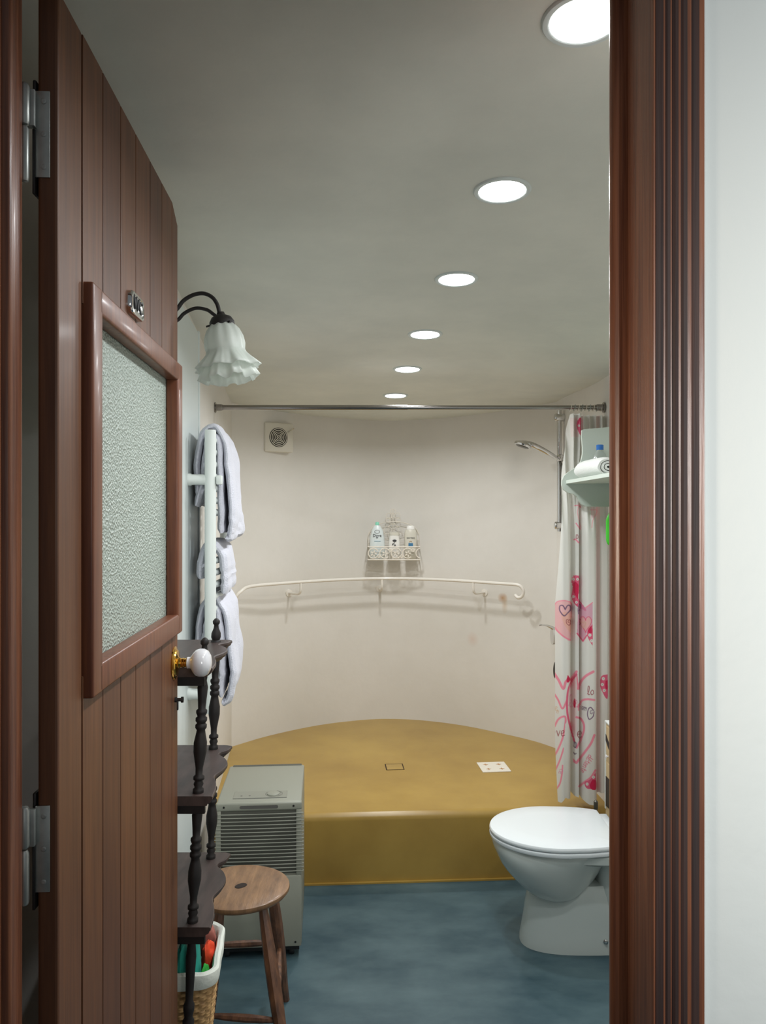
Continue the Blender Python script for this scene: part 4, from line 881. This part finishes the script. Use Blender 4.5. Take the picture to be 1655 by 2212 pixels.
# ------------------------------------------------------------------ wall sconce
sy = 1.80; sc = thing('wall_lamp', 'dark metal wall lamp with a frilled frosted glass flower shade', 'wall lamp', LP(0.0, sy, 1.87))
bm = NB(); lathe(bm, [(0.001, 0), (0.05, 0), (0.05, 0.006), (0.035, 0.012), (0.015, 0.02), (0.012, 0.03)], LP(0.013, sy, P(0, 700, sy).z).to_4d() and Matrix.Translation(LP(0.013, sy, P(0, 700, sy).z)) @ Matrix.Rotation(PI/2, 4, 'Y'), 24); obj('wall_plate', bm, M['steeldark'], sc)
w0 = LP(0.03, sy, P(0, 700, sy).z)
capc = P(478, 686, sy)
bm = NB(); tube(bm, crom([w0, P(378, 672, sy), P(396, 650, sy), P(418, 637, sy), P(440, 634, sy), P(458, 642, sy), P(469, 657, sy), P(474, 675, sy)], 6), 0.0045, 12); obj('arm', bm, M['steeldark'], sc)
bm = NB(); tube(bm, crom([w0+Vector((0, 0, -0.01)), P(380, 694, sy), P(398, 677, sy), P(422, 666, sy), P(446, 669, sy), P(460, 678, sy), P(470, 686, sy)], 6), 0.004, 12); obj('arm', bm, M['steeldark'], sc)
ax = (P(493, 800, sy)-capc).normalized(); SM = Matrix.Translation(capc) @ ax.to_track_quat('Z', 'Y').to_matrix().to_4x4()
bm = NB(); lathe(bm, [(0.001, -0.012), (0.008, -0.012), (0.010, -0.006), (0.022, 0.0), (0.028, 0.010), (0.0285, 0.020), (0.0265, 0.020), (0.026, 0.010), (0.02, 0.004), (0.001, 0.002)], SM, 28)
for a in (0.3, 2.4, 4.5): tube(bm, [SM @ Vector((0.026*math.cos(a), 0.026*math.sin(a), 0.016)), SM @ Vector((0.036*math.cos(a), 0.036*math.sin(a), 0.018))], 0.0022, 8)
obj('gallery_cap', bm, M['steeldark'], sc)
def shade(prof, amp, nf, seed):
    def md(r, z, a, k):
        s = max(0, (z-0.075)/0.06); rip = amp*min(s, 1.0)*(math.tanh(2.6*math.sin(nf*a+seed+0.5*math.sin(2*a)))*0.9+0.35*math.sin((2*nf+1)*a+1.3*seed))
        rib = 0.0013*math.sin(10*a) if z < 0.075 else 0
        return r+rip*0.55+rib, z-rip*0.28*s
    b_ = NB(); lathe(b_, prof, SM, 160, mod=md, cap=False)
    return b_
base = [(0.022, 0.008), (0.026, 0.016), (0.036, 0.028), (0.043, 0.045), (0.045, 0.062), (0.044, 0.076)]
o = obj('glass_shade', shade(base+[(0.046, 0.084), (0.054, 0.094), (0.064, 0.105), (0.073, 0.116)], 0.012, 8, 0.4), M['shade'], sc, angle=80)
md_ = o.modifiers.new('thick', 'SOLIDIFY'); md_.thickness = 0.002
o = obj('glass_frill', shade([(0.042, 0.074), (0.044, 0.090), (0.049, 0.108), (0.056, 0.126), (0.063, 0.142)], 0.013, 7, 2.1), M['shade'], sc, angle=80)
md_ = o.modifiers.new('thick', 'SOLIDIFY'); md_.thickness = 0.002
bm = NB(); lathe(bm, [(0.001, 0.006), (0.012, 0.008), (0.014, 0.03), (0.019, 0.045), (0.021, 0.058), (0.016, 0.072), (0.001, 0.078)], SM, 20); obj('bulb', bm, M['bottlewhite'], sc)

# ------------------------------------------------------------------ dark stand with turned posts
stn = thing('display_stand', 'dark wooden tiered stand with turned posts and wavy shelves behind the door edge', 'shelf stand', (-0.45, 1.84, 0))
ZS = [0.592, 0.864, 1.131]
postXY = [(-0.389, 1.675), (-0.423, 1.985), (-0.515, 1.675), (-0.540, 1.985)]
def turned(z0, z1, heavy=1.0):
    L = z1-z0; q = [(0.0, 0.0125), (0.015, 0.0125), (0.03, 0.0085), (0.06, 0.0115), (0.09, 0.0085), (0.10, 0.0125), (0.125, 0.0125), (0.14, 0.0080), (0.20, 0.0085), (0.34, 0.0150), (0.42, 0.0150), (0.50, 0.0108), (0.53, 0.0095), (0.55, 0.0130), (0.575, 0.0130),
                        (0.59, 0.0095), (0.61, 0.0130), (0.635, 0.0130), (0.65, 0.0090), (0.68, 0.0125), (0.70, 0.0125), (0.715, 0.0085), (0.78, 0.0095), (0.90, 0.0120), (0.96, 0.0085), (1.0, 0.0100)]
    return [(r*heavy, z0+L*t_) for t_, r in q]
for (x, y) in postXY:
    bm = NB(); hv = 0.92
    prof = [(0.010, 0.0), (0.012, 0.03), (0.009, 0.06)]+turned(0.062, ZS[0]-0.022, hv)
    for a, b_ in ((ZS[0], ZS[1]), (ZS[1], ZS[2])): prof += [(0.0115, a-0.02), (0.0115, a+0.002)]+turned(a+0.004, b_-0.022, hv)
    a = ZS[2]; prof += [(0.0125, a-0.02), (0.0125, a+0.003), (0.0095, a+0.005), (0.012, a+0.012), (0.0115, a+0.022), (0.0065, a+0.034), (0.0055, a+0.042), (0.0085, a+0.046), (0.009, a+0.052), (0.004, a+0.058), (0.0005, a+0.059)]
    lathe(bm, prof, Matrix.Translation((x, y, 0)), 24)
    if x > -0.5:
        for v in bm.verts: v.co.x += 0.026*(v.co.z-0.86)/0.6 if y < 1.8 else 0.014*(v.co.z-0.86)/0.6
    obj('turned_post', bm, M['ebony'], stn, angle=75)
for zi, z in enumerate(ZS):
    dxx = 0.0 if zi else -0.004
    e = [(-0.354, 1.652), (-0.357, 1.70), (-0.366, 1.745), (-0.377, 1.785), (-0.367, 1.83), (-0.365, 1.87), (-0.378, 1.91), (-0.399, 1.942), (-0.400, 1.96), (-0.386, 1.98), (-0.381, 2.012)]
    ec = [(p.x+dxx, p.y) for p in crom([Vector((x, y, 0)) for x, y in e], 6)]
    poly = ec+[(-0.40, 2.018), (-0.558, 2.018), (-0.522, 1.652)]
    bm = NB(); rings = []
    for (off, zz) in ((-0.012, z-0.020), (-0.010, z-0.016), (-0.004, z-0.013), (-0.002, z-0.008), (0.0, z-0.007), (0.0, z-0.002), (-0.002, z)):
        rings.append([Vector((x+(off if i < len(ec) else 0), y, zz)) for i, (x, y) in enumerate(poly)])
    ring_faces(bm, rings); obj('shelf', bm, M['ebonytop'], stn, angle=35)
    for bb in ((-0.515, -0.372, 1.660, 1.670), (-0.540, -0.410, 1.990, 2.0)):
        bm = NB(); box(bm, *bb, z-0.040, z-0.0195, 0.001); obj('apron_rail', bm, M['ebony'], stn, smooth=False)

# ------------------------------------------------------------------ wicker basket and laundry
bk = thing('laundry_basket', 'tan wicker basket with a white cloth rim under the dark stand', 'basket', (-0.46, 1.83, 0))
def rr3(x0, x1, y0, y1, r, z, n=8):
    cx_, cy_ = (x0+x1)/2, (y0+y1)/2; return [Vector((cx_+a, cy_+b_, z)) for a, b_ in rrect((x1-x0)/2, (y1-y0)/2, r, n)]
def rim(z):
    s = (0.445-z)/0.445; return (-0.526+0.025*s, -0.377-0.045*s, 1.732+0.02*s, 1.955-0.03*s)
def shearx(bm):
    for v in bm.verts: v.co.x -= 0.12*(v.co.y-1.83)
def densify(l, m):
    P_ = []; n = len(l); Ls = [(l[(i+1) % n]-l[i]).length for i in range(n)]; tot = sum(Ls); acc = 0; i = 0
    for k in range(m):
        s = tot*k/m
        while acc+Ls[i] < s: acc += Ls[i]; i += 1
        P_.append(l[i].lerp(l[(i+1) % n], (s-acc)/max(Ls[i], 1e-9)))
    return P_
bm = NB(); rings = []; NZ = 150; NM = 320
for k in range(NZ+1):
    z = 0.002+0.422*k/NZ; a = rim(z); l = densify(rr3(a[0], a[1], a[2], a[3], 0.035, z), NM); cc = Vector(((a[0]+a[1])/2, (a[2]+a[3])/2, z)); ring = []
    for i, v in enumerate(l):
        d = (v-cc).normalized(); ph = 2*PI*i*40/NM/2; w = 0.0028*math.sin(ph)*math.copysign(1, math.sin(PI*k/3.0+1e-3))+0.0009*math.cos(2*PI*k/3.0); ring.append(v+d*w)
    rings.append(ring)
ring_faces(bm, rings, cap=False); shearx(bm); obj('wicker_body', bm, M['wicker'], bk)
bm = NB(); rings = []
for (o_, z) in ((0.003, 0.414), (0.007, 0.416), (0.009, 0.424), (0.0085, 0.437), (0.006, 0.446), (0.0, 0.450), (-0.007, 0.447), (-0.010, 0.438), (-0.011, 0.40), (-0.012, 0.33)):
    a = rim(z); l = densify(rr3(a[0]-o_, a[1]+o_, a[2]-o_, a[3]+o_, 0.035+o_, z), 160)
    rings.append([v+Vector((0.0025*noise.noise(v*22), 0.0025*noise.noise(v*25+Vector((5, 0, 0))), 0.004*noise.noise(v*12) if z > 0.405 else 0.008*noise.noise(Vector((v.x*20, v.y*20, 0))))) for v in l])
ring_faces(bm, rings, cap=False); shearx(bm); obj('cloth_liner', bm, M['linen'], bk)
def lump(name, c, r, m, label, seed, amp=0.25, fr=6):
    bm = NB(); bmesh.ops.create_icosphere(bm, subdivisions=4, radius=1)
    for v in bm.verts:
        n = v.co.copy(); k = 1+amp*noise.noise(n*2.0+Vector((seed, 0, 0)))+amp*0.22*math.sin(fr*noise.noise(n*1.2+Vector((0, seed, 0)))); v.co = Vector((c[0]+n.x*r[0]*k, c[1]+n.y*r[1]*k, c[2]+n.z*r[2]*k))
    solo(name, bm, m, label, 'clothes', 'clothes in the wicker basket', loc=c)
lump('folded_garment', (-0.474, 1.775, 0.425), (0.012, 0.035, 0.075), M['tealdark'], 'dark teal garment stuffed upright at the left in the wicker basket', 1, 0.15)
lump('folded_garment', (-0.448, 1.775, 0.425), (0.010, 0.034, 0.075), M['teal'], 'bright teal cloth folded upright left of the near post in the wicker basket', 2, 0.12)
lump('folded_garment', (-0.420, 1.785, 0.425), (0.009, 0.036, 0.072), M['teal'], 'bright teal cloth folded upright right of the near post in the wicker basket', 11, 0.12)
lump('folded_garment', (-0.494, 1.76, 0.40), (0.007, 0.034, 0.05), M['lime'], 'lime green garment beside the dark teal one in the basket', 8, 0.15)
lump('folded_garment', (-0.407, 1.855, 0.41), (0.016, 0.026, 0.045), M['orange'], 'orange-red crumpled garment in the wicker basket', 3)
lump('folded_garment', (-0.398, 1.785, 0.39), (0.012, 0.026, 0.045), M['green'], 'green garment at the near right corner of the wicker basket', 4)
lump('folded_garment', (-0.423, 1.915, 0.425), (0.022, 0.016, 0.042), M['rose'], 'dusky rose cloth at the back of the wicker basket', 5, 0.2)
lump('folded_garment', (-0.445, 1.86, 0.39), (0.016, 0.032, 0.06), M['tealdark'], 'dark green-grey cloth in the middle of the basket', 6, 0.2)

# ------------------------------------------------------------------ stool
sto = thing('wooden_stool', 'round worn wooden stool in front of the dehumidifier', 'stool', (-0.383, 2.14, 0))
sz_ = 0.452
bm = NB(); pr3 = [(0.001, sz_-0.022), (0.10, sz_-0.022), (0.124, sz_-0.019), (0.131, sz_-0.010), (0.130, sz_-0.003), (0.124, sz_), (0.06, sz_-0.001), (0.001, sz_-0.002)]
lathe(bm, pr3, Matrix.Translation((-0.383, 2.14, 0)), 64, mod=lambda r, z, a, k: (r*(1+0.004*math.sin(3*a+1)), z)); obj('seat', bm, M['stoolseat'], sto, angle=50)
bm = NB(); lathe(bm, [(0.001, sz_-0.003), (0.016, sz_-0.003), (0.014, sz_-0.0005), (0.001, sz_-0.0008)], Matrix.Translation((-0.382, 2.14, 0)), 20, mod=lambda r, z, a, k: (r*(1+0.2*math.sin(2*a)), z)); obj('painted_seat_hole', bm, M['hole'], sto)  # dark disc painted for the shade inside the seat's centre hole
tops = {'FR': Vector((-0.315, 2.075, sz_-0.015)), 'BR': Vector((-0.312, 2.215, sz_-0.015)), 'FL': Vector((-0.425, 2.085, sz_-0.015)), 'BL': Vector((-0.452, 2.21, sz_-0.015))}
feet = {'FR': Vector((-0.232, 1.985, 0)), 'BR': Vector((-0.290, 2.375, 0)), 'FL': Vector((-0.462, 2.012, 0)), 'BL': Vector((-0.530, 2.345, 0))}
for k_ in tops:
    bm = NB(); N = 14; a, b_ = tops[k_], feet[k_]; tube(bm, [a.lerp(b_, i/N) for i in range(N+1)], [0.0115+0.0065*math.sin(PI*min(1, (i/N)*1.15))**1.0 if i else 0.010 for i in range(N+1)], 8); obj('leg', bm, M['stoolleg'], sto)
def leg(k_, z): a, b_ = tops[k_], feet[k_]; return a.lerp(b_, (a.z-z)/a.z)
def stretcher(p, q, za, zb2):
    bm = NB(); a, b_ = leg(p, za), leg(q, zb2); tube(bm, [a.lerp(b_, i/10) for i in range(11)], [0.0055+0.0045*math.sin(PI*i/10) for i in range(11)], 8); obj('stretcher', bm, M['stoolleg'], sto)
stretcher('FL', 'FR', 0.165, 0.165); stretcher('BL', 'BR', 0.215, 0.215); stretcher('FR', 'BR', 0.20, 0.20); stretcher('FL', 'BL', 0.20, 0.20)

# ------------------------------------------------------------------ dehumidifier
dh = thing('dehumidifier', 'grey-beige upright dehumidifier with a louvred front beside the ochre step', 'dehumidifier', (-0.4035, 2.59, 0), math.radians(4.3))
def db(bm, *a, **k): return box(bm, *a, **k)
bm = NB(); box(bm, -0.138, 0.138, 0.004, 0.385, 0.04, 0.512, 0.007, 3)
box(bm, -0.139, 0.139, -0.002, 0.02, 0.484, 0.511, 0.006, 3); obj('casing', bm, M['appliance'], dh, local=True)
bm = NB(); box(bm, -0.137, 0.137, -0.004, 0.006, 0.040, 0.272, 0.004); obj('water_tank_front', bm, M['appliance'], dh, local=True)
bm = NB(); box(bm, -0.124, 0.122, 0.002, 0.0046, 0.277, 0.483); 
obj('grille_backing', bm, M['appdark'], dh, local=True, smooth=False)
bm = NB()
nl = 17
for i in range(nl):
    z = 0.2815+0.2*(i+0.4)/nl
    tube(bm, crom([(-0.1365, 0.006, z), (-0.133, -0.0025, z), (0, -0.0035, z-0.0005), (0.133, -0.0025, z), (0.1385, 0.006, z)], 4), 0.0017, 6)
for x in (-0.131, 0.129): box(bm, x-0.0085, x+0.0085, -0.0022, 0.004, 0.272, 0.486, 0.001)
obj('louvres', bm, M['appliance'], dh, local=True)
bm = NB()
plate(bm, [(x-0.0, -0.0032, 0.497+z) for x, z in rrect(0.062, 0.0052, 0.0051, 6)], (0, 1, 0), 0.002); obj('handle_slot', bm, M['grey'], dh, local=True, smooth=False)
bm = NB()
for x in (-0.113, 0.112):
    bm = NB(); lathe(bm, [(0.0001, 0), (0.0034, 0), (0.0034, 0.001), (0.0001, 0.0012)], Matrix.Translation((x, -0.002, 0.498)) @ Matrix.Rotation(PI/2, 4, 'X'), 14)
    if x < 0: obj('screw_cap', bm, M['black'], dh, local=True)
obj('screw_cap', bm, M['black'], dh, local=True); bm = NB()
for x in (0.118,): lathe(bm, [(0.0001, 0), (0.0034, 0), (0.0034, 0.001), (0.0001, 0.0012)], Matrix.Translation((x, -0.0042, 0.055)) @ Matrix.Rotation(PI/2, 4, 'X'), 14)
obj('screw_cap', bm, M['black'], dh, local=True)
pc_ = Vector((0.0, 0.075, 0.512))
bm = NB(); box(bm, -0.088, 0.088, 0.035, 0.098, 0.511, 0.5145, 0.001); cp = obj('control_panel', bm, M['appline'], dh, local=True, smooth=False)
bm = NB(); tube(bm, [(-0.088, 0.0345, 0.5122), (0.088, 0.0345, 0.5122)], 0.0009, 6)
for x in (-0.062, -0.035): box(bm, x-0.003, x+0.003, 0.052, 0.057, 0.5143, 0.5149)
for rr, a0, a1 in ((0.026, 0, 2*PI), (0.0305, -1.0, 1.2)): tube(bm, [Vector((0.042+rr*math.cos(a0+(a1-a0)*k/30), 0.068+rr*math.sin(a0+(a1-a0)*k/30), 0.5146)) for k in range(31)], 0.0005, 5)
o = obj('panel_markings', bm, M['grey'], cp, local=True)
bm = NB(); lathe(bm, [(0.022, 0.5135), (0.021, 0.5175), (0.019, 0.5185), (0.001, 0.5187)], Matrix.Translation((0.042, 0.068, 0)), 30); obj('dial', bm, M['appliance'], cp, local=True)
bm = NB(); box(bm, -0.125, 0.128, 0.372, 0.388, 0.505, 0.5135, 0.001); obj('rear_vent', bm, M['appdark'], dh, local=True, smooth=False)
bm = NB(); box(bm, -0.13, 0.13, 0.012, 0.37, 0.022, 0.042); obj('base_tray', bm, M['black'], dh, local=True, smooth=False)
for (x, y) in ((-0.105, 0.03), (0.105, 0.03), (-0.105, 0.35), (0.105, 0.35)):
    bm = NB(); lathe(bm, [(0.001, -0.008), (0.014, -0.008), (0.0155, -0.005), (0.0155, 0.005), (0.014, 0.008), (0.001, 0.008)], Matrix.Translation((x, y, 0.0155)) @ Matrix.Rotation(PI/2, 4, 'Y'), 18)
    box(bm, x-0.010, x+0.010, y-0.006, y+0.006, 0.02, 0.036); obj('castor', bm, M['black'], dh, local=True)
